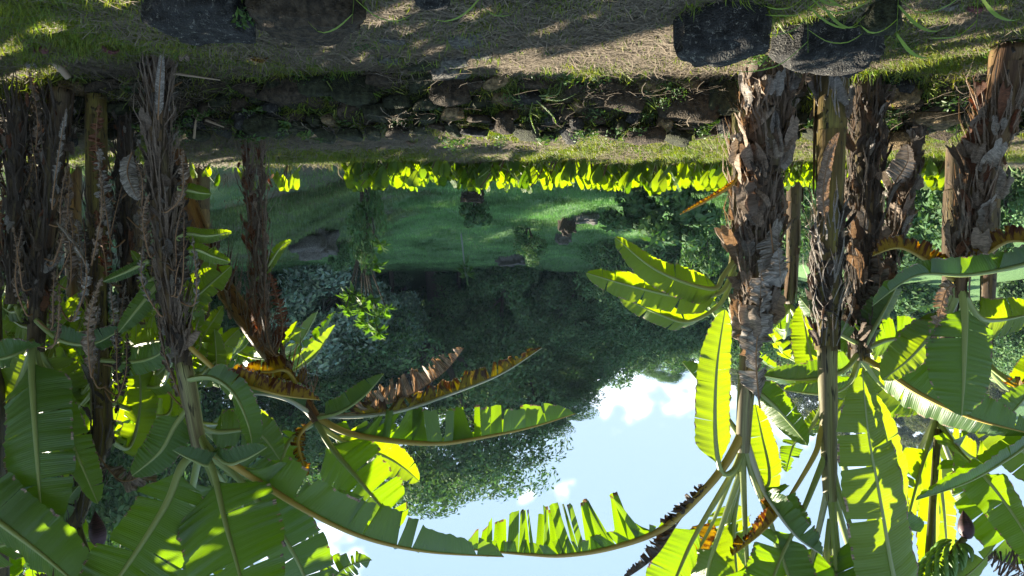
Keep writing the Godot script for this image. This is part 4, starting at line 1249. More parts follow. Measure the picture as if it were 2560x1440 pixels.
	for l in [["leaf_green", 0.2, [[1856, 1150, 5.3], [1815, 1330, 5.6], [1800, 1420, 5.8], [1740, 1520, 6.0]]], ["leaf_aged", 0.12, [[1852, 1130, 5.3], [1770, 1330, 5.5], [1700, 1430, 5.5], [1620, 1480, 5.5]]]]:
		leaf(a, l[2], l[0], "rib_green", l[1], {"face": Vector3(-0.1, 0.4, 0.9), "start": 0.45, "tear": rf(0.3, 0.6), "fl": 0.3, "fr": 0.4})
	# more plants further back, seen between the stems
	for k in 3:
		var bx: Array = [[2190, 330, 8.6, 840], [2480, 330, 8.2, 900], [1990, 330, 9.0, 760]][k]
		var w := banana([bx[0], bx[1], bx[2]], ["banana plant seen through the gap behind the dark ragged stem", "banana plant behind the leaning brown stem", "banana plant behind the dry-clad stem and olive stem"][k], G1)
		stem(w, [[bx[0], bx[1] - 30, bx[2]], [bx[0] - 10, bx[3] - 100.0, bx[2]], [bx[0] - 15, bx[3], bx[2]]], [0.1, 0.08, 0.05], "stem_dark")
		arching(w, P(bx[0] - 15, bx[3], bx[2]), 8, [1.0, 1.5], ["leaf_lime", "leaf_green", "leaf_lime", "leaf_aged"], 0.17)

func left_clump() -> void:
	rng.seed = 200
	var p := banana([150, 235, 5.6], "banana plant with dark stem and one huge broad hanging leaf", G2)
	var s := stem(p, [[155, 225, 5.6], [135, 400, 5.55], [110, 600, 5.5], [92, 780, 5.45], [85, 880, 5.4]], [0.075, 0.07, 0.065, 0.055, 0.045], "stem_dark")
	clothe(p, s[0], s[1], 150, 0.08, 0.92, ["dry_dark", "dry_brown", "dry_grey", "dry_dark", "dry_red"], 0.25, 0.2, 0.75)
	leaf(p, [[85, 860, 5.4], [79, 905, 5.3], [86, 1050, 5.1], [100, 1250, 5.0], [108, 1360, 4.95]], "leaf_dark", "rib_green", 0.24, {"face": Vector3(-0.1, 0.1, 1), "start": 0.10, "tear": 0.25, "fl": 0.15, "fr": 0.15})
	leaf(p, [[88, 870, 5.4], [115, 960, 5.3], [157, 1057, 5.2], [202, 1159, 5.15], [245, 1260, 5.1]], "leaf_green", "rib_green", 0.13, {"face": CAM, "start": 0.15, "tear": 0.2, "fl": 0.4, "fr": 0.5})
	leaf(p, [[85, 860, 5.45], [50, 950, 5.6], [20, 1010, 5.7], [-40, 1100, 5.8]], "leaf_lime", "rib_green", 0.22, {"face": CAM, "start": 0.1, "tear": 0.1})
	leaf(p, [[85, 850, 5.4], [40, 885, 5.2], [-20, 900, 5.1], [-80, 890, 5.0]], "leaf_dark", "rib_green", 0.14, {"face": Vector3(0, 0.6, 0.8), "start": 0.08, "tear": 0.1})
	leaf(p, [[90, 800, 5.4], [150, 850, 5.35], [230, 860, 5.35], [310, 820, 5.4]], "leaf_dark", "rib_green", 0.12, {"face": Vector3(0, 0.7, 0.7), "start": 0.1, "tear": 0.2})
	var x3 := banana([-160, 210, 5.2], "banana plant beside the stem with the huge leaf, its broad leaf crossing in front", G2)
	stem(x3, [[-160, 200, 5.2], [-155, 700, 5.15], [-150, 1170, 5.05]], [0.1, 0.09, 0.05], "stem_dark")
	leaf(x3, [[-150, 1150, 5.05], [-100, 1220, 4.95], [-20, 1290, 4.9], [110, 1390, 4.8], [260, 1520, 4.7]], "leaf_dark", "rib_green", 0.26, {"face": Vector3(0, 0.3, 1), "start": 0.0, "tear": 0.3, "fl": 0.3, "fr": 0.3})
	leaf(x3, [[-150, 1150, 5.05], [-110, 1360, 5.4], [20, 1360, 5.3], [120, 1300, 5.3], [200, 1210, 5.3]], "leaf_green", "rib_green", 0.18, {"face": CAM, "start": 0.0, "tear": 0.5})
	leaf(p, [[86, 860, 5.5], [150, 960, 5.8], [190, 1020, 6.0], [260, 1060, 6.2]], "leaf_lime", "rib_green", 0.18, {"face": CAM, "start": 0.15, "tear": 0.4})
	var h := banana([240, 250, 5.75], "banana plant with green lower stem and purple bud, shaded", G2)
	s = stem(h, [[240, 240, 5.75], [242, 500, 5.7], [240, 750, 5.65], [250, 950, 5.6], [252, 1100, 5.5], [215, 1235, 5.45], [160, 1370, 5.4], [120, 1500, 5.4]], [0.075, 0.072, 0.066, 0.058, 0.055, 0.058, 0.055, 0.05], "stem_olive")
	clothe(h, s[0], s[1], 130, 0.24, 0.98, ["dry_dark", "dry_brown", "dry_grey", "dry_dark"], 0.25, 0.16, 0.75)
	for l in [[[252, 1080, 5.6], [320, 1120, 5.9], [350, 1020, 6.0], [348, 900, 6.0]], [[250, 1090, 5.6], [195, 1160, 5.8], [175, 1060, 5.9], [168, 930, 5.9]], [[255, 1000, 5.8], [300, 1010, 6.2], [320, 940, 6.3], [330, 850, 6.3]], [[255, 1000, 5.8], [410, 1040, 6.3], [430, 960, 6.4], [420, 860, 6.4]]]:
		leaf(h, l, "leaf_lime", "rib_green", rf(0.13, 0.18), {"face": CAM, "start": 0.25, "tear": 0.3})
	leaf(h, [[410, 690, 5.4], [350, 765, 5.3], [296, 832, 5.25]], "leaf_green", "rib_green", 0.075, {"face": CAM, "start": 0.05, "tear": 0.05})
	leaf(h, [[372, 652, 5.3], [315, 680, 5.25], [258, 704, 5.2]], "leaf_dark", "rib_green", 0.045, {"face": CAM, "start": 0.02, "tear": 0.05})
	leaf(h, [[255, 900, 5.5], [330, 905, 5.4], [390, 890, 5.3], [440, 850, 5.3]], "leaf_dark", "rib_green", 0.11, {"face": CAM, "start": 0.1, "tear": 0.3})
	leaf(h, [[240, 1130, 5.4], [300, 1200, 5.35], [360, 1180, 5.3], [410, 1080, 5.3]], "dry_brown", "rib_brown", 0.12, {"face": CAM, "start": 0.1, "tear": 0.8, "rag": 0.6, "crumple": 1.0}, "dry_leaf")
	var bb := Buf.new()
	tube(bb, spline([P(250, 1362, 5.3) - h.position, P(242, 1320, 5.3) - h.position, P(238, 1278, 5.3) - h.position], 12), PackedFloat32Array([0.03, 0.042, 0.05, 0.055, 0.057, 0.056, 0.053, 0.048, 0.041, 0.032, 0.023, 0.012, 0.003]), 12, 0.08)
	part("flower_bud", bb.mesh(), h, M.bud)
	bb = Buf.new()
	tube(bb, spline([P(190, 1290, 5.45) - h.position, P(225, 1400, 5.3) - h.position, P(252, 1400, 5.3) - h.position, P(250, 1355, 5.3) - h.position], 12), radii_of([0.02, 0.02], 12), 7)
	part("fruit_stalk", bb.mesh(), h, M.stem_green)
	var i := banana([400, 120, 5.2], "banana plant clad in peeling grey leaf sheaths at the border of the clump", G2)
	s = stem(i, [[402, 115, 5.2], [396, 300, 5.2], [408, 500, 5.2], [425, 700, 5.2], [445, 850, 5.2], [465, 940, 5.18], [482, 1030, 5.15], [502, 1135, 5.1]], [0.07, 0.068, 0.065, 0.06, 0.056, 0.052, 0.05, 0.042], "stem_dark", 0.78)
	clothe(i, s[0], s[1], 270, 0.01, 0.78, ["dry_brown", "dry_grey", "dry_tan", "dry_dark", "dry_dark", "dry_grey"], 0.4, 0.12, 0.85)
	leaf(i, [[502, 1120, 5.1], [532, 1174, 5.0], [562, 1300, 4.8], [600, 1440, 4.6], [630, 1600, 4.4]], "leaf_dark", "rib_green", 0.34, {"face": Vector3(-0.1, 0.05, 1), "start": 0.2, "tear": 0.25, "fl": 0.12, "fr": 0.12, "r0": 0.02})
	leaf(i, [[504, 1115, 5.1], [581, 1160, 5.05], [750, 1267, 4.95], [900, 1340, 4.85], [1060, 1378, 4.8], [1260, 1392, 4.75]], "leaf_green", "rib_yellow", 0.25, {"face": Vector3(0, 0.75, 0.6), "start": 0.12, "tear": 0.6, "fl": 0.6, "fr": 0.5})
	leaf(i, [[498, 1125, 5.1], [455, 1165, 5.0], [412, 1267, 4.9], [300, 1440, 4.7], [180, 1590, 4.5]], "leaf_dark", "rib_green", 0.3, {"face": Vector3(0.1, 0.1, 1), "start": 0.16, "tear": 0.4, "fl": 0.2, "fr": 0.2})
	leaf(i, [[498, 1085, 5.12], [560, 1155, 5.0], [610, 1150, 4.9], [668, 1118, 4.8]], "leaf_dark", "rib_green", 0.11, {"face": UPF, "start": 0.2, "tear": 0.1, "fl": 1.0, "fr": 1.0})
	leaf(i, [[498, 1085, 5.12], [520, 1160, 4.95], [480, 1150, 4.85], [432, 1125, 4.8]], "leaf_dark", "rib_green", 0.10, {"face": UPF, "start": 0.3, "tear": 0.1, "fl": 0.9, "fr": 1.0})
	leaf(i, [[468, 950, 5.15], [530, 945, 5.1], [585, 985, 5.05], [620, 1060, 5.0], [632, 1125, 5.0]], "leaf_dark", "rib_green", 0.12, {"face": Vector3(0.2, 0.4, 0.9), "start": 0.15, "tear": 0.2})
	leaf(i, [[446, 840, 5.2], [500, 890, 5.15], [570, 945, 5.1], [690, 985, 5.1], [800, 1000, 5.1]], "leaf_aged", "rib_yellow", 0.13, {"face": UPF, "start": 0.35, "tear": 0.6, "fl": 1.1, "fr": 1.1, "rag": 0.3})
	leaf(i, [[480, 1010, 5.15], [440, 1060, 5.1], [400, 1130, 5.05], [330, 1190, 5.0]], "leaf_dark", "rib_green", 0.14, {"face": CAM, "start": 0.15, "tear": 0.2})
	leaf(i, [[490, 1060, 5.15], [540, 1080, 5.3], [640, 1080, 5.5], [700, 1150, 5.6]], "leaf_green", "rib_green", 0.15, {"face": CAM, "start": 0.2, "tear": 0.3})
	leaf(i, [[505, 1125, 5.1], [600, 1200, 5.2], [700, 1330, 5.2], [760, 1440, 5.2], [800, 1580, 5.2]], "leaf_dark", "rib_green", 0.24, {"face": Vector3(0, 0.3, 1), "start": 0.2, "tear": 0.3, "fl": 0.3, "fr": 0.3})
	leaf(i, [[505, 1120, 5.15], [620, 1190, 5.6], [740, 1260, 5.7], [840, 1270, 5.8], [910, 1240, 5.8]], "leaf_green", "rib_green", 0.2, {"face": Vector3(0, 0.6, 0.8), "start": 0.2, "tear": 0.5, "fl": 0.5, "fr": 0.5})
	leaf(i, [[500, 1130, 5.15], [480, 1250, 5.5], [500, 1400, 5.7], [540, 1560, 5.9]], "leaf_green", "rib_green", 0.26, {"face": CAM, "start": 0.2, "tear": 0.3})
	leaf(i, [[505, 1130, 5.15], [620, 1400, 5.3], [760, 1540, 5.4], [810, 1480, 5.4], [860, 1420, 5.4], [930, 1400, 5.4]], "leaf_green", "rib_green", 0.14, {"face": CAM, "start": 0.6, "tear": 0.9})
	for l in [[[440, 600, 5.15], [470, 585, 5.1], [520, 590, 5.1], [580, 580, 5.15]], [[450, 640, 5.1], [490, 625, 5.05], [530, 640, 5.05], [576, 655, 5.05]], [[445, 470, 5.1], [470, 475, 5.1], [500, 482, 5.1], [528, 485, 5.1]]]:
		leaf(i, l, "leaf_lime", "rib_green", 0.055, {"face": CAM, "start": 0.1, "tear": 0.15})
	leaf(i, [[395, 300, 5.1], [398, 230, 5.08], [402, 170, 5.06], [406, 125, 5.05]], "dry_grey", "rib_brown", 0.03, {"face": CAM, "start": 0.0, "tear": 0.1, "crumple": 0.3}, "dry_leaf")
	leaf(i, [[330, 380, 5.2], [318, 430, 5.15], [335, 480, 5.1], [350, 500, 5.1]], "dry_grey", "rib_brown", 0.06, {"face": CAM, "start": 0.0, "tear": 0.1, "crumple": 0.4}, "dry_leaf")
	# J leans out over the valley
	var j := banana([425, 345, 6.6], "leaning bronze banana stem reaching out over the valley", G2)
	s = stem(j, [[422, 335, 6.6], [457, 475, 6.6], [492, 570, 6.6], [530, 668, 6.6], [615, 802, 6.55], [679, 890, 6.55], [740, 972, 6.5], [792, 1050, 6.5]], [0.09, 0.085, 0.085, 0.08, 0.075, 0.07, 0.06, 0.045], "stem_bronze")
	leaf(j, [[790, 1040, 6.5], [861, 1079, 6.45], [964, 1100, 6.4], [1099, 1109, 6.35], [1210, 1093, 6.3], [1333, 1067, 6.3], [1438, 1034, 6.3]], "leaf_green", "rib_yellow", 0.31, {"face": Vector3(0, 1, 0.3), "start": 0.1, "tear": 0.85, "fl": 1.25, "fr": 1.2, "wr": 0.5, "curl": 0.1})
	leaf(j, [[800, 1040, 6.5], [902, 1040, 6.45], [1005, 1026, 6.4], [1128, 985, 6.4], [1251, 936, 6.35], [1355, 870, 6.3]], "leaf_faded", "rib_pale", 0.15, {"face": UPF, "start": 0.12, "tear": 0.95, "fl": 1.25, "fr": 1.3, "rag": 0.5})
	leaf(j, [[860, 1035, 6.45], [930, 1020, 6.42], [1020, 990, 6.4], [1110, 930, 6.4], [1160, 870, 6.4]], "dry_tan", "rib_brown", 0.2, {"face": UPF, "start": 0.05, "tear": 1.0, "fl": 1.3, "fr": 1.3, "rag": 0.6, "crumple": 0.7}, "dry_leaf")
	leaf(j, [[792, 1055, 6.5], [830, 1120, 6.4], [894, 1196, 6.3], [956, 1270, 6.2], [1000, 1320, 6.1]], "leaf_green", "rib_green", 0.3, {"face": Vector3(-0.35, 0.1, 0.9), "start": 0.15, "tear": 0.5, "fl": 0.3, "fr": 0.4})
	leaf(j, [[790, 1060, 6.5], [870, 1110, 6.6], [960, 1140, 6.7], [1010, 1170, 6.7], [1050, 1205, 6.7]], "leaf_lime", "rib_green", 0.18, {"face": Vector3(-0.35, 0.1, 0.9), "start": 0.15, "tear": 0.5, "fl": 0.4, "fr": 0.4})
	leaf(j, [[785, 1040, 6.5], [720, 1000, 6.3], [640, 985, 6.1], [560, 1000, 6.0]], "leaf_dark", "rib_pale", 0.17, {"face": UPF, "start": 0.1, "tear": 0.4, "fl": 0.9, "fr": 0.9})
	leaf(j, [[790, 1045, 6.5], [850, 1030, 6.3], [910, 990, 6.2], [960, 935, 6.1]], "leaf_green", "rib_green", 0.13, {"face": UPF, "start": 0.1, "tear": 0.4, "fl": 0.9, "fr": 0.9})
	leaf(j, [[785, 1050, 6.5], [745, 1100, 6.4], [770, 1190, 6.3]], "leaf_aged", "rib_yellow", 0.07, {"face": CAM, "start": 0.1, "tear": 0.9, "rag": 0.6})
	leaf(j, [[780, 1060, 6.5], [720, 1110, 6.4], [690, 1200, 6.3], [640, 1280, 6.2]], "leaf_green", "rib_green", 0.16, {"face": CAM, "start": 0.15, "tear": 0.3})
	leaf(j, [[760, 1000, 6.5], [720, 930, 6.35], [670, 930, 6.3], [600, 925, 6.3]], "leaf_aged", "rib_yellow", 0.14, {"face": CAM, "start": 0.1, "tear": 0.5, "rag": 0.4})
	leaf(j, [[700, 900, 6.4], [650, 835, 6.35], [632, 600, 6.3], [612, 340, 6.3]], "dry_red", "rib_brown", 0.10, {"face": CAM, "start": 0.08, "tear": 0.95, "rag": 0.7, "crumple": 1.2, "fl": 0.7, "fr": 0.7}, "dry_leaf")
	leaf(j, [[705, 905, 6.4], [668, 840, 6.3], [658, 620, 6.25], [653, 330, 6.25]], "dry_brown", "rib_brown", 0.06, {"face": CAM, "start": 0.08, "tear": 1.0, "rag": 0.8, "crumple": 1.2}, "dry_leaf")
	leaf(j, [[690, 900, 6.45], [672, 850, 6.35], [660, 780, 6.35], [645, 715, 6.35]], "dry_brown", "rib_brown", 0.04, {"face": CAM, "start": 0.1, "tear": 0.7, "rag": 0.7}, "dry_leaf")
	leaf(j, [[680, 895, 6.45], [705, 840, 6.35], [700, 770, 6.3], [672, 680, 6.3]], "dry_red", "rib_brown", 0.07, {"face": CAM, "start": 0.2, "tear": 1.0, "rag": 0.8, "crumple": 1.0}, "dry_leaf")
	leaf(j, [[640, 700, 6.3], [660, 680, 6.3], [700, 620, 6.3], [728, 600, 6.3]], "leaf_lime", "rib_green", 0.05, {"face": CAM, "start": 0.1, "tear": 0.2})
	for hang in [[[700, 900, 6.4], [650, 835, 6.35], [634, 600, 6.3], [612, 345, 6.3], 90, 0.03], [[705, 905, 6.4], [668, 840, 6.3], [658, 620, 6.25], [653, 335, 6.25], 60, 0.014]]:
		var hl := []
		for q in 4: hl.append(P(hang[q][0], hang[q][1], hang[q][2]) - j.position)
		clothe(j, spline(hl, 40), radii_of([0.006, hang[5], hang[5], 0.004], 40), hang[4], 0.05, 0.98, ["dry_brown", "dry_red", "dry_tan"], 0.0, 0.35, 0.5)
	clothe(j, s[0], s[1], 80, 0.35, 0.95, ["dry_brown", "dry_red", "dry_dark", "dry_tan"], 0.3, 0.18)
	for l in [[[470, 960, 5.4], [540, 900, 6.2], [560, 860, 6.3], [600, 820, 6.3]], [[450, 870, 5.4], [400, 930, 6.1], [370, 960, 6.2], [310, 950, 6.3]], [[460, 900, 5.4], [470, 1010, 6.0], [430, 1060, 6.1], [370, 1050, 6.2]], [[485, 1060, 5.3], [560, 1060, 6.0], [640, 1050, 6.2], [700, 1090, 6.3]], [[480, 1040, 5.3], [620, 1180, 6.0], [690, 1200, 6.2], [760, 1170, 6.3]], [[500, 1130, 5.2], [640, 1300, 6.0], [720, 1340, 6.2], [800, 1330, 6.3]], [[445, 850, 5.4], [350, 860, 6.0], [290, 890, 6.2], [240, 880, 6.3]]]:
		leaf(i, l, "leaf_lime", "rib_green", rf(0.09, 0.15), {"face": CAM, "start": 0.3, "tear": rf(0.4, 0.8), "fl": rf(0.1, 0.5), "fr": rf(0.1, 0.5)})
	for k in 26:
		var at: Array = [[100, 780, 5.5], [248, 900, 5.7], [300, 760, 5.9], [420, 700, 5.3], [440, 830, 5.3], [40, 700, 5.6]][k % 6]
		var x: float = at[0] + rf(-10, 10)
		var y: float = at[1] + rf(-60, 90)
		var q := -1.0 if rf(0, 1) < 0.5 else 1.0
		var back := rf(0.3, 1.0)
		leaf([p, h, h, i, i, p][k % 6], [[x, y, at[2]], [x + q * rf(20, 60), y + rf(30, 80), at[2] + back * 0.5], [x + q * rf(60, 120), y + rf(10, 60), at[2] + back], [x + q * rf(80, 170), y - rf(20, 110), at[2] + back]], "leaf_lime", "rib_green", rf(0.05, 0.11), {"face": CAM, "start": 0.25, "tear": rf(0.4, 0.9), "fl": rf(0.0, 0.5), "fr": rf(0.0, 0.5)})
	for k in 26:
		var at: Array = [[120, 700, 5.4], [240, 800, 5.6], [400, 650, 5.15], [430, 800, 5.15], [90, 820, 5.3], [250, 950, 5.5]][k % 6]
		var x: float = at[0] + rf(-15, 15)
		var y: float = at[1] + rf(-150, 60)
		var q := -1.0 if rf(0, 1) < 0.5 else 1.0
		leaf([p, h, i, i, p, h][k % 6], [[x, y, at[2]], [x + q * rf(15, 40), y + rf(-5, 30), at[2] - 0.08], [x + q * rf(25, 60), y - rf(40, 100), at[2] - 0.12], [x + q * rf(15, 70), y - rf(130, 240), at[2] - 0.12]], ["dry_brown", "dry_grey", "dry_tan", "dry_dark"][k % 4], "rib_brown", rf(0.025, 0.06), {"face": CAM, "start": 0.2, "tear": 0.9, "rag": 0.6, "crumple": 1.3, "fl": 0.7, "fr": 0.7}, "dry_leaf")
	# two thin dead stems and a tangle of hanging dead leaves between the trunks
	for q in [[[45, 250, 5.5], [40, 500, 5.5], [30, 760, 5.45], "thin dead banana stem hung with rags beside the stem with the huge leaf"], [[318, 250, 5.9], [312, 520, 5.9], [322, 800, 5.85], "thin dead banana stem between the green stem and the peeling stem"]]:
		var w := banana(q[0], q[3], G2)
		var ss := stem(w, [q[0], q[1], q[2]], [0.05, 0.045, 0.03], "stem_dark")
		clothe(w, ss[0], ss[1], 150, 0.03, 0.98, ["dry_dark", "dry_brown", "dry_dark", "dry_red", "dry_grey"], 0.15, 0.3, 0.7)
		for k in 7:
			var t: float = lerpf(q[0][1] + 150.0, q[2][1], (k + 0.5) / 7.0)
			var px: float = q[1][0] + rf(-10, 10)
			var side := -1.0 if k % 2 else 1.0
			leaf(w, [[px, t, 5.6], [px + side * rf(20, 45), t + rf(-10, 40), 5.5], [px + side * rf(40, 75), t - rf(60, 120), 5.45], [px + side * rf(30, 80), t - rf(170, 260), 5.45]], ["dry_brown", "dry_red", "dry_dark", "dry_grey"][k % 4], "rib_brown", rf(0.04, 0.08), {"face": CAM, "start": 0.2, "tear": 0.95, "rag": 0.7, "crumple": 1.2, "fl": 0.8, "fr": 0.8}, "dry_leaf")
	for k in 8:
		var y := 330.0 + k * 70.0
		var px: float = [150, 395, 235, 420][k % 4]
		leaf(i if k % 2 else p, [[px, y + 160, 5.35], [px + rf(-60, 60), y + 190, 5.25], [px + rf(-70, 70), y + 60, 5.2], [px + rf(-60, 60), y - 60, 5.2]], ["dry_grey", "dry_brown", "dry_tan", "dry_dark"][(k * 3) % 4], "rib_brown", rf(0.03, 0.07), {"face": CAM, "start": 0.15, "tear": 0.8, "rag": 0.6, "crumple": 1.1, "fl": 0.6, "fr": 0.7}, "dry_leaf")
	# plants behind the clump, their leaves lit through
	var k := 0
	for bx in [[60, 320, 7.6, 760], [330, 330, 7.8, 820], [500, 330, 8.6, 800], [180, 330, 9.0, 1000], [-60, 300, 7.0, 900], [430, 330, 9.0, 880], [-200, 300, 7.6, 1000], [120, 330, 8.4, 860]]:
		var w := banana([bx[0], bx[1], bx[2]], ["low sunlit banana plant behind the stem with the huge leaf", "low sunlit banana plant behind the peeling grey stem", "sunlit banana plant behind the leaning bronze stem", "tall sunlit banana plant behind the stem with the purple bud", "banana plant at the outer border of the shaded clump", "sunlit banana plant further back behind the peeling grey stem", "tall banana plant beyond the outer border of the shaded clump", "sunlit banana plant between the stem with the huge leaf and the one with the bud"][k], G2)
		stem(w, [[bx[0], bx[1] - 30, bx[2]], [bx[0] + 10, bx[3] - 100.0, bx[2]], [bx[0] + 15, bx[3], bx[2]]], [0.1, 0.08, 0.05], "stem_dark")
		arching(w, P(bx[0] + 15, bx[3], bx[2]), 11, [1.0, 1.6], ["leaf_lime", "leaf_green", "leaf_lime", "leaf_blotched"], 0.18, 1.0, rf(0, 6))
		k += 1

func sunward_plants() -> void:
	# the clump goes on beyond the frame on the side of the sun; its crowns shade the clump in view
	rng.seed = 260
	var k := 0
	for e in [[5.5, -7.6, 4.3], [4.9, -6.9, 4.5], [7.2, -7.0, 5.0], [3.9, -5.6, 4.0]]:
		var foot := on(e[0], e[1])
		var w := thing("banana_plant", foot, "tall banana plant of the clump on the side of the sun", "banana plant", "bananas on the side of the sun")
		var b := Buf.new()
		var line := spline([Vector3(0, -0.1, 0), Vector3(rf(-0.1, 0.1), e[2] * 0.5, 0), Vector3(rf(-0.2, 0.2), e[2], rf(-0.2, 0.2))], 16)
		tube(b, line, radii_of([0.12, 0.1, 0.055], 16), 12, 0.14, 0.9)
		part("pseudostem", b.mesh(), w, M.stem_dark)
		arching(w, foot + line[16], 16, [1.5, 2.3], ["leaf_green", "leaf_dark", "leaf_lime"], 0.3, 1.0, rf(0, 6), 1.0)
		k += 1

func taro_bed() -> void:
	rng.seed = 300
	var leaves := [heart_leaf(1), heart_leaf(2, 0.6), heart_leaf(3, 0.15)]
	var protos := []
	for v in 5:
		var t := thing("taro_plant", Vector3(0, -50, 0), "young taro plant with lime heart-shaped leaves in the row along the terrace", "taro plant", "taro plants along the terrace edge")
		var n := 4 + v % 3
		for k in n:
			var a := -0.64 + (PI if k % 2 else 0.0) + rf(-0.9, 0.9)
			var dir := Vector3(cos(a), 0, sin(a))
			var h := rf(0.08, 0.25)
			var tip := dir * rf(0.05, 0.14) + Vector3.UP * h
			var b := Buf.new()
			tube(b, spline([Vector3(0, -0.03, 0), Vector3(0, h * 0.5, 0) + dir * 0.03, tip], 6), radii_of([0.007, 0.005, 0.003], 6), 5)
			part("leaf_stalk", b.mesh(), t, M.rib_green if k % 4 else M.maroon)
			var l := part("leaf", leaves[rng.randi() % 3], t, M.leaf_lime if rf(0, 1) > 0.25 else M.leaf_green)
			if k == n - 1 and v == 2: l.material_override = M.leaf_blotched
			var s := rf(0.12, 0.195)
			# the blade hangs from its stalk, tip down and outward
			var x := dir.cross(Vector3.UP)
			var tilt := rf(1.05, 1.5)
			var yy := -(dir * cos(tilt) - Vector3.UP * sin(tilt))
			l.transform = Transform3D(Basis(x, yy, x.cross(yy)).scaled(Vector3(s, s, s)), tip)
		protos.append(t)
	var count := 0
	for row in 3:
		var px := 880.0 + row * 9
		while px < 2460.0:
			var d := 7.45 + row * 0.3 + rf(-0.1, 0.1)
			var p := P(px, 390, d)
			var o: Node3D = protos[count] if count < 5 else copy_of(protos[rng.randi() % 5])
			o.position = on(p.x, p.z)
			o.rotation.y = rf(-0.5, 0.5)
			o.scale = Vector3.ONE * rf(0.75, 1.25)
			count += 1
			px += rf(13, 29)
	for e in [[640, 7.6], [720, 7.9], [2170, 7.4], [2195, 7.5], [2330, 7.3], [2350, 7.5], [2215, 7.35], [2400, 7.6], [1880, 7.4], [2010, 7.5], [505, 7.4]]:
		var p := P(e[0], 390, e[1])
		var o := copy_of(protos[rng.randi() % 5], "young taro plant growing apart from the main row on the terrace", "taro plants apart from the row")
		o.position = on(p.x, p.z)
		o.rotation.y = rf(0, TAU)

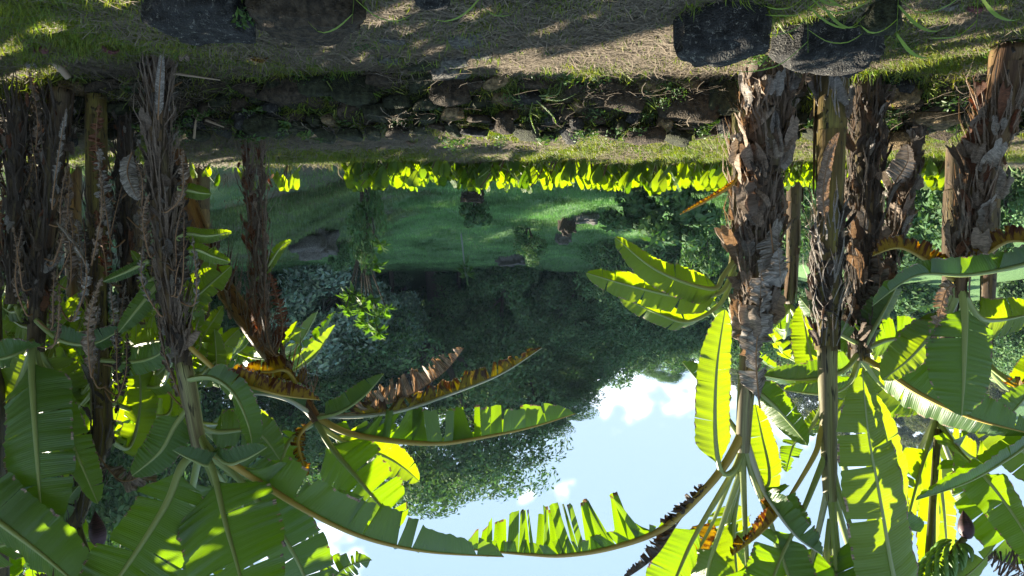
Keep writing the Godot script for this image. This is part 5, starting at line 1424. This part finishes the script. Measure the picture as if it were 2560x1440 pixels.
func grasses() -> void:
	rng.seed = 400
	var short := tuft_mesh(1, 12, 0.05, 0.0024, 0.026, 0.8)
	var straw := straw_mesh(3)
	var xf := []
	var cols := PackedColorArray()
	var sx := []
	var sc := PackedColorArray()
	for k in 46000:
		var d := rf(3.6, 8.2)
		var x := rf(-0.74, 0.74) * d
		var face := d > 5.5 and d < 6.02
		var n := nz2.get_noise_2d(x * 40.0, d * 40.0) + 0.8 * nz2.get_noise_2d(x * 9.0 + 300.0, d * 9.0)
		var p := on(x, -d)
		var terrace := d > 6.0
		if rf(0, 1) < clampf(0.55 + n * 1.3 + ((0.5 if d < 6.6 else 0.7) if terrace else 0.15 + 0.45 * smoothstep(0.2, 1.1, x)), 0.15, 0.98):
			var s := rf(0.55, 1.3) * (0.8 if terrace else 1.0) * (1.4 if face else 1.0)
			if face and rf(0, 1) < 0.6: continue
			xf.append(Transform3D((Basis(Vector3(rf(-1, 1), 0, rf(-1, 1)).normalized(), rf(0, 0.5) + (rf(0, 1.2) if face else 0.0)) * Basis(Vector3.UP, rf(0, TAU))).scaled(Vector3(s, s, s)), p))
			var v := rf(0.7, 1.25)
			cols.append(Color(0.155 * v * rf(0.8, 1.3), 0.215 * v, 0.034 * v))
		elif not face or rf(0, 1) < 0.2:
			var s := rf(0.8, 2.0)
			sx.append(Transform3D(Basis(Vector3.UP, rf(0, TAU)).scaled(Vector3(s, s, s)), p + Vector3(0, 0.004, 0)))
			var v := rf(0.35, 1.2)
			sc.append(Color(0.155 * v, 0.125 * v, 0.09 * v))
	# taller tufts gather round the feet of the boulders
	for b in get_children():
		if not (String(b.name).begins_with("boulder") or String(b.name).begins_with("flat_stone")) or b.position.z < -7.0: continue
		var box: AABB = (b as MeshInstance3D).mesh.get_aabb()
		for k in 60 if String(b.name).begins_with("boulder") else 9:
			var a := rf(0, TAU)
			var x: float = b.position.x + cos(a) * box.size.x * 0.5 * rf(0.8, 1.12)
			var z: float = b.position.z + sin(a) * box.size.z * 0.5 * rf(0.8, 1.12)
			var q := rf(0.9, 2.0)
			xf.append(Transform3D((Basis(Vector3(rf(-1, 1), 0, rf(-1, 1)).normalized(), rf(0, 0.6)) * Basis(Vector3.UP, rf(0, TAU))).scaled(Vector3(q, q, q)), on(x, z)))
			var v := rf(0.8, 1.3)
			cols.append(Color(0.155 * v, 0.215 * v, 0.034 * v))
	scatter("grass", short, M.blade, xf, cols, "short green grass of the garden floor and terrace", "grass")
	scatter("straw_litter", straw, M.straw, sx, sc, "dry straw lying over the garden floor", "straw")
	# lawn of the valley
	var nx := []
	var nc := PackedColorArray()
	var slope := tuft_mesh(6, 10, 0.1, 0.006, 0.09, 0.8)
	for k in 15000:
		var d := rf(8.6, 25.0)
		var x := rf(-0.7, 0.7) * d
		var s := rf(0.5, 1.4)
		nx.append(Transform3D((Basis(Vector3(rf(-1, 1), 0, rf(-1, 1)).normalized(), rf(0, 0.5)) * Basis(Vector3.UP, rf(0, TAU))).scaled(Vector3(s, s, s)), on(x, -d)))
		var v := rf(0.6, 1.3)
		nc.append((Color(0.12, 0.19, 0.075) if nz2.get_noise_2d(x * 20.0, d * 20.0) > -0.1 else Color(0.15, 0.125, 0.09)) * v)
	scatter("slope_grass", slope, M.far_foliage, nx, nc, "rough dark grass of the slope below the terrace", "grass")
	var lx := []
	var lc := PackedColorArray()
	var long := tuft_mesh(5, 9, 0.16, 0.009, 0.12, 0.5)
	for k in 44000:
		var d := 21.0 + 38.0 * pow(rf(0, 1), 1.3)
		var x := rf(-0.36, 0.5) * d
		var s := rf(0.5, 1.3)
		var n := nz2.get_noise_2d(x * 12.0, d * 12.0)
		var bare := bank_at(x, d)
		if bare > 0.5 and rf(0, 1) < 0.25: continue
		lx.append(Transform3D(Basis(Vector3.UP, rf(0, TAU)).scaled(Vector3(s, s, s)), on(x, -d)))
		var v := rf(0.7, 1.2) * (1.0 + n)
		lc.append(Color(0.13 * v, 0.25 * v, 0.10 * v) if bare < 0.5 else Color(0.12 * v, 0.175 * v, 0.08 * v))
	scatter("lawn_grass", long, M.far_foliage, lx, lc, "green grass of the shaded lawn in the valley", "grass")
	# tall grass stalks close to the eye
	for s in [[2020, 132, 2.9, 9, "tall grass stalk with long lime blades in front of the ridged boulder"], [2240, 120, 2.6, 8, "tall grass stalk with arching lime blades in front of the smooth stone"], [2440, 85, 2.6, 7, "grass stalk with broad bent blades beside the leaning brown banana"], [2065, 60, 3.0, 6, "short bushy grass stalk beside the tall stalk"], [1200, 40, 3.4, 4, "thin grass stalk standing in the straw"], [880, 60, 3.5, 3, "thin grass stalk in front of the wide brown boulder"]]:
		var top := P(s[0], s[1], s[2])
		var foot := on(top.x + rf(-0.06, 0.06), top.z)
		var t := thing("grass_stalk", foot, s[4], "grass")
		var b := Buf.new()
		b.colour = Color(0.16, 0.24, 0.05)
		var line := spline([Vector3(0, -0.01, 0), (top - foot) * 0.5 + Vector3(rf(-0.02, 0.02), 0, 0), top - foot], 16)
		tube(b, line, radii_of([0.0028, 0.0022, 0.001], 16), 5)
		part("stalk", b.mesh(M.blade), t)
		for k in s[3]:
			var f := lerpf(0.45, 0.98, (k + 0.5) / s[3])
			var o: Vector3 = line[int(f * 16)]
			var az := rf(-0.5, 0.5) + (PI if k % 2 else 0.0)
			var dir := Vector3(cos(az), 0, sin(az))
			var l := rf(0.12, 0.28)
			var bl := Buf.new()
			var v := rf(0.85, 1.2)
			bl.colour = Color(0.20 * v, 0.30 * v, 0.05 * v)
			var pts := spline([o, o + dir * l * 0.4 + Vector3.UP * l * 0.32, o + dir * l * 0.8 + Vector3.UP * l * 0.4, o + dir * l * 1.1 + Vector3.UP * l * rf(0.1, 0.45)], 8)
			var w := dir.cross(Vector3.UP).normalized()
			for i in 9:
				var ww := w * 0.0085 * pow(sin(PI * clampf(i / 8.0 * 0.9 + 0.1, 0, 1)), 0.7)
				bl.add(pts[i] - ww + Vector3.UP * 0.002)
				bl.add(pts[i])
				bl.add(pts[i] + ww + Vector3.UP * 0.002)
			for i in 8:
				for q in 2:
					var n := i * 3 + q
					bl.quad(n, n + 3, n + 4, n + 1)
			part("blade", bl.mesh(), t, M.blade)

func wall_plants() -> void:
	rng.seed = 500
	var kinds := [sprig_mesh(1, 70, 0.12, 0.018, Color(0.07, 0.125, 0.035)), sprig_mesh(2, 90, 0.15, 0.022, Color(0.06, 0.12, 0.03)), sprig_mesh(3, 60, 0.1, 0.028, Color(0.08, 0.15, 0.035))]
	var n := 0
	for e in [[1700, 225], [1600, 320], [1550, 260], [1660, 250], [1500, 165], [1420, 190], [1330, 170], [1450, 330], [1360, 340], [1050, 280], [1000, 300], [960, 285], [870, 300], [900, 110], [930, 95], [1100, 270], [760, 190], [850, 165], [700, 320], [620, 330], [500, 275], [560, 300], [460, 300], [1780, 300], [1760, 320], [2370, 250], [2480, 240], [2220, 300], [1290, 110], [1880, 130], [1900, 145], [2260, 100], [600, 40], [610, 20], [2500, 120], [650, 335], [1250, 340], [1850, 330], [760, 330], [800, 345], [1130, 345]]:
		var d := 5.5 + clampf((e[1] - 180.0) / 160.0, 0, 1) * 0.45 if e[1] > 160 else 4.9
		if e[1] < 60: d = 4.0
		var p := P(e[0], e[1], d)
		var o := part("wall_weed", kinds[n % 3], self, M.foliage)
		o.position = p
		o.rotation.y = rf(0, TAU)
		var s := rf(0.6, 1.1)
		o.scale = Vector3(s, s * 0.8, s * 0.7)
		tag(o, "small-leaved green weed rooted among the wall stones" if e[1] > 160 else "small-leaved green weed growing beside the boulders", "weed", "weeds among the wall stones" if e[1] > 160 else "weeds beside the boulders")
		n += 1
	for k in 70:
		var x := rf(-3.4, 3.0)
		var y := rf(0.03, 0.4)
		var o := part("wall_weed", kinds[k % 3], self, M.foliage)
		o.position = Vector3(x, y, -5.56 - y * 0.95 + wall_shift(x))
		o.rotation.y = rf(0, TAU)
		var q := rf(0.5, 1.0)
		o.scale = Vector3(q, q * 0.8, q * 0.7)
		tag(o, "small-leaved green weed rooted among the wall stones", "weed", "weeds among the wall stones")
	# strap-leaved plant on the wall
	var t := thing("strap_leaved_plant", P(1335, 240, 5.66), "strap-leaved blue-green plant growing out of the wall face", "plant")
	for s in [[[1335, 235], [1290, 250], [1262, 215]], [[1340, 235], [1300, 245], [1298, 215]], [[1345, 240], [1370, 235], [1372, 200]], [[1350, 240], [1395, 235], [1405, 190]], [[1350, 245], [1400, 252], [1440, 235]], [[1335, 245], [1325, 290], [1340, 335]], [[1340, 250], [1380, 290], [1390, 310]]]:
		var pts := []
		for q in s.size(): pts.append(P(s[q][0], s[q][1], 5.66 - 0.02 * q) - t.position)
		var ms := leaf_meshes(pts, 0.009, {"face": UPF, "start": 0.0, "tear": 0.0, "r0": 0.003, "fl": 0.3, "fr": 0.3, "margin": 9.0})
		var l := part("leaf", ms[0], t, M.leaf_dark)
		part("midrib", ms[1], l, M.rib_green)

func litter() -> void:
	rng.seed = 600
	# fallen leaves
	for e in [[110, 95, 4.9, "maroon", "curled maroon banana bract fallen on the shaded grass"], [255, 90, 4.9, "maroon", "glossy maroon bract fallen near the shaded clump"], [75, 145, 5.2, "dry_grey", "pale fallen leaf on the shaded grass"], [2345, 52, 4.2, "dry_grey", "pale crumpled fallen leaf behind the grass stalks"], [2420, 50, 4.2, "maroon", "maroon bract fallen beside a pale crumpled leaf"], [460, 115, 5.0, "dry_tan", "small pale fallen leaf on the sunlit patch"], [1600, 345, 6.3, "dry_grey", "pale fallen leaf on the terrace edge"], [625, 138, 5.1, "leaf_aged", "yellow fallen leaf on the border of the sunlit patch"], [1015, 330, 6.3, "dry_tan", "curled tan leaf on the terrace edge"]]:
		var p := P(e[0], e[1], e[2])
		var g := on(p.x, p.z)
		var a := rf(0, TAU)
		var dir := Vector3(cos(a), 0, sin(a))
		var l := rf(0.07, 0.13)
		var ms := leaf_meshes([Vector3(0, 0.02, 0), dir * l * 0.5 + Vector3(0, 0.045, 0), dir * l + Vector3(0, 0.02, 0)], 0.035, {"face": Vector3.UP, "start": 0.0, "tear": 0.0, "fl": -0.5, "fr": -0.6, "crumple": 0.5, "r0": 0.002, "margin": 9.0})
		var o := part("fallen_leaf", ms[0], self, M[e[3]])
		o.position = g
		tag(o, e[4], "leaf")
	# sticks
	for e in [[[410, 180, 5.2], [480, 190, 5.15], [550, 200, 5.1], "bent brown dead stalk lying beside the peeling stem"], [[405, 250, 5.3], [430, 220, 5.25], [455, 205, 5.2], "orange-brown stalk stub leaning on the peeling stem"], [[485, 345, 5.9], [490, 300, 5.8], [500, 275, 5.8], "white bare twig standing before the wall"], [[515, 300, 5.8], [540, 310, 5.8], [560, 318, 5.85], "pale bent twig before the wall"], [[1750, 320, 6.0], [1600, 330, 6.05], [1560, 345, 6.2], "long grey twig lying on the wall top"], [[120, 140, 5.3], [150, 170, 5.3], [170, 195, 5.35], "short sawn stalk lying on the shaded grass"]]:
		var pts := []
		var base := P(e[0][0], e[0][1], e[0][2])
		for q in 3: pts.append(P(e[q][0], e[q][1], e[q][2]) - base)
		var b := Buf.new()
		tube(b, spline(pts, 8), radii_of([0.011, 0.008, 0.004] if not "short" in e[3] else [0.025, 0.025, 0.02], 8), 6, 0.3)
		var o := part("dead_stick", b.mesh(), self, M.stick if not "orange" in e[3] else M.stem_bronze)
		o.position = base
		tag(o, e[3], "stick")
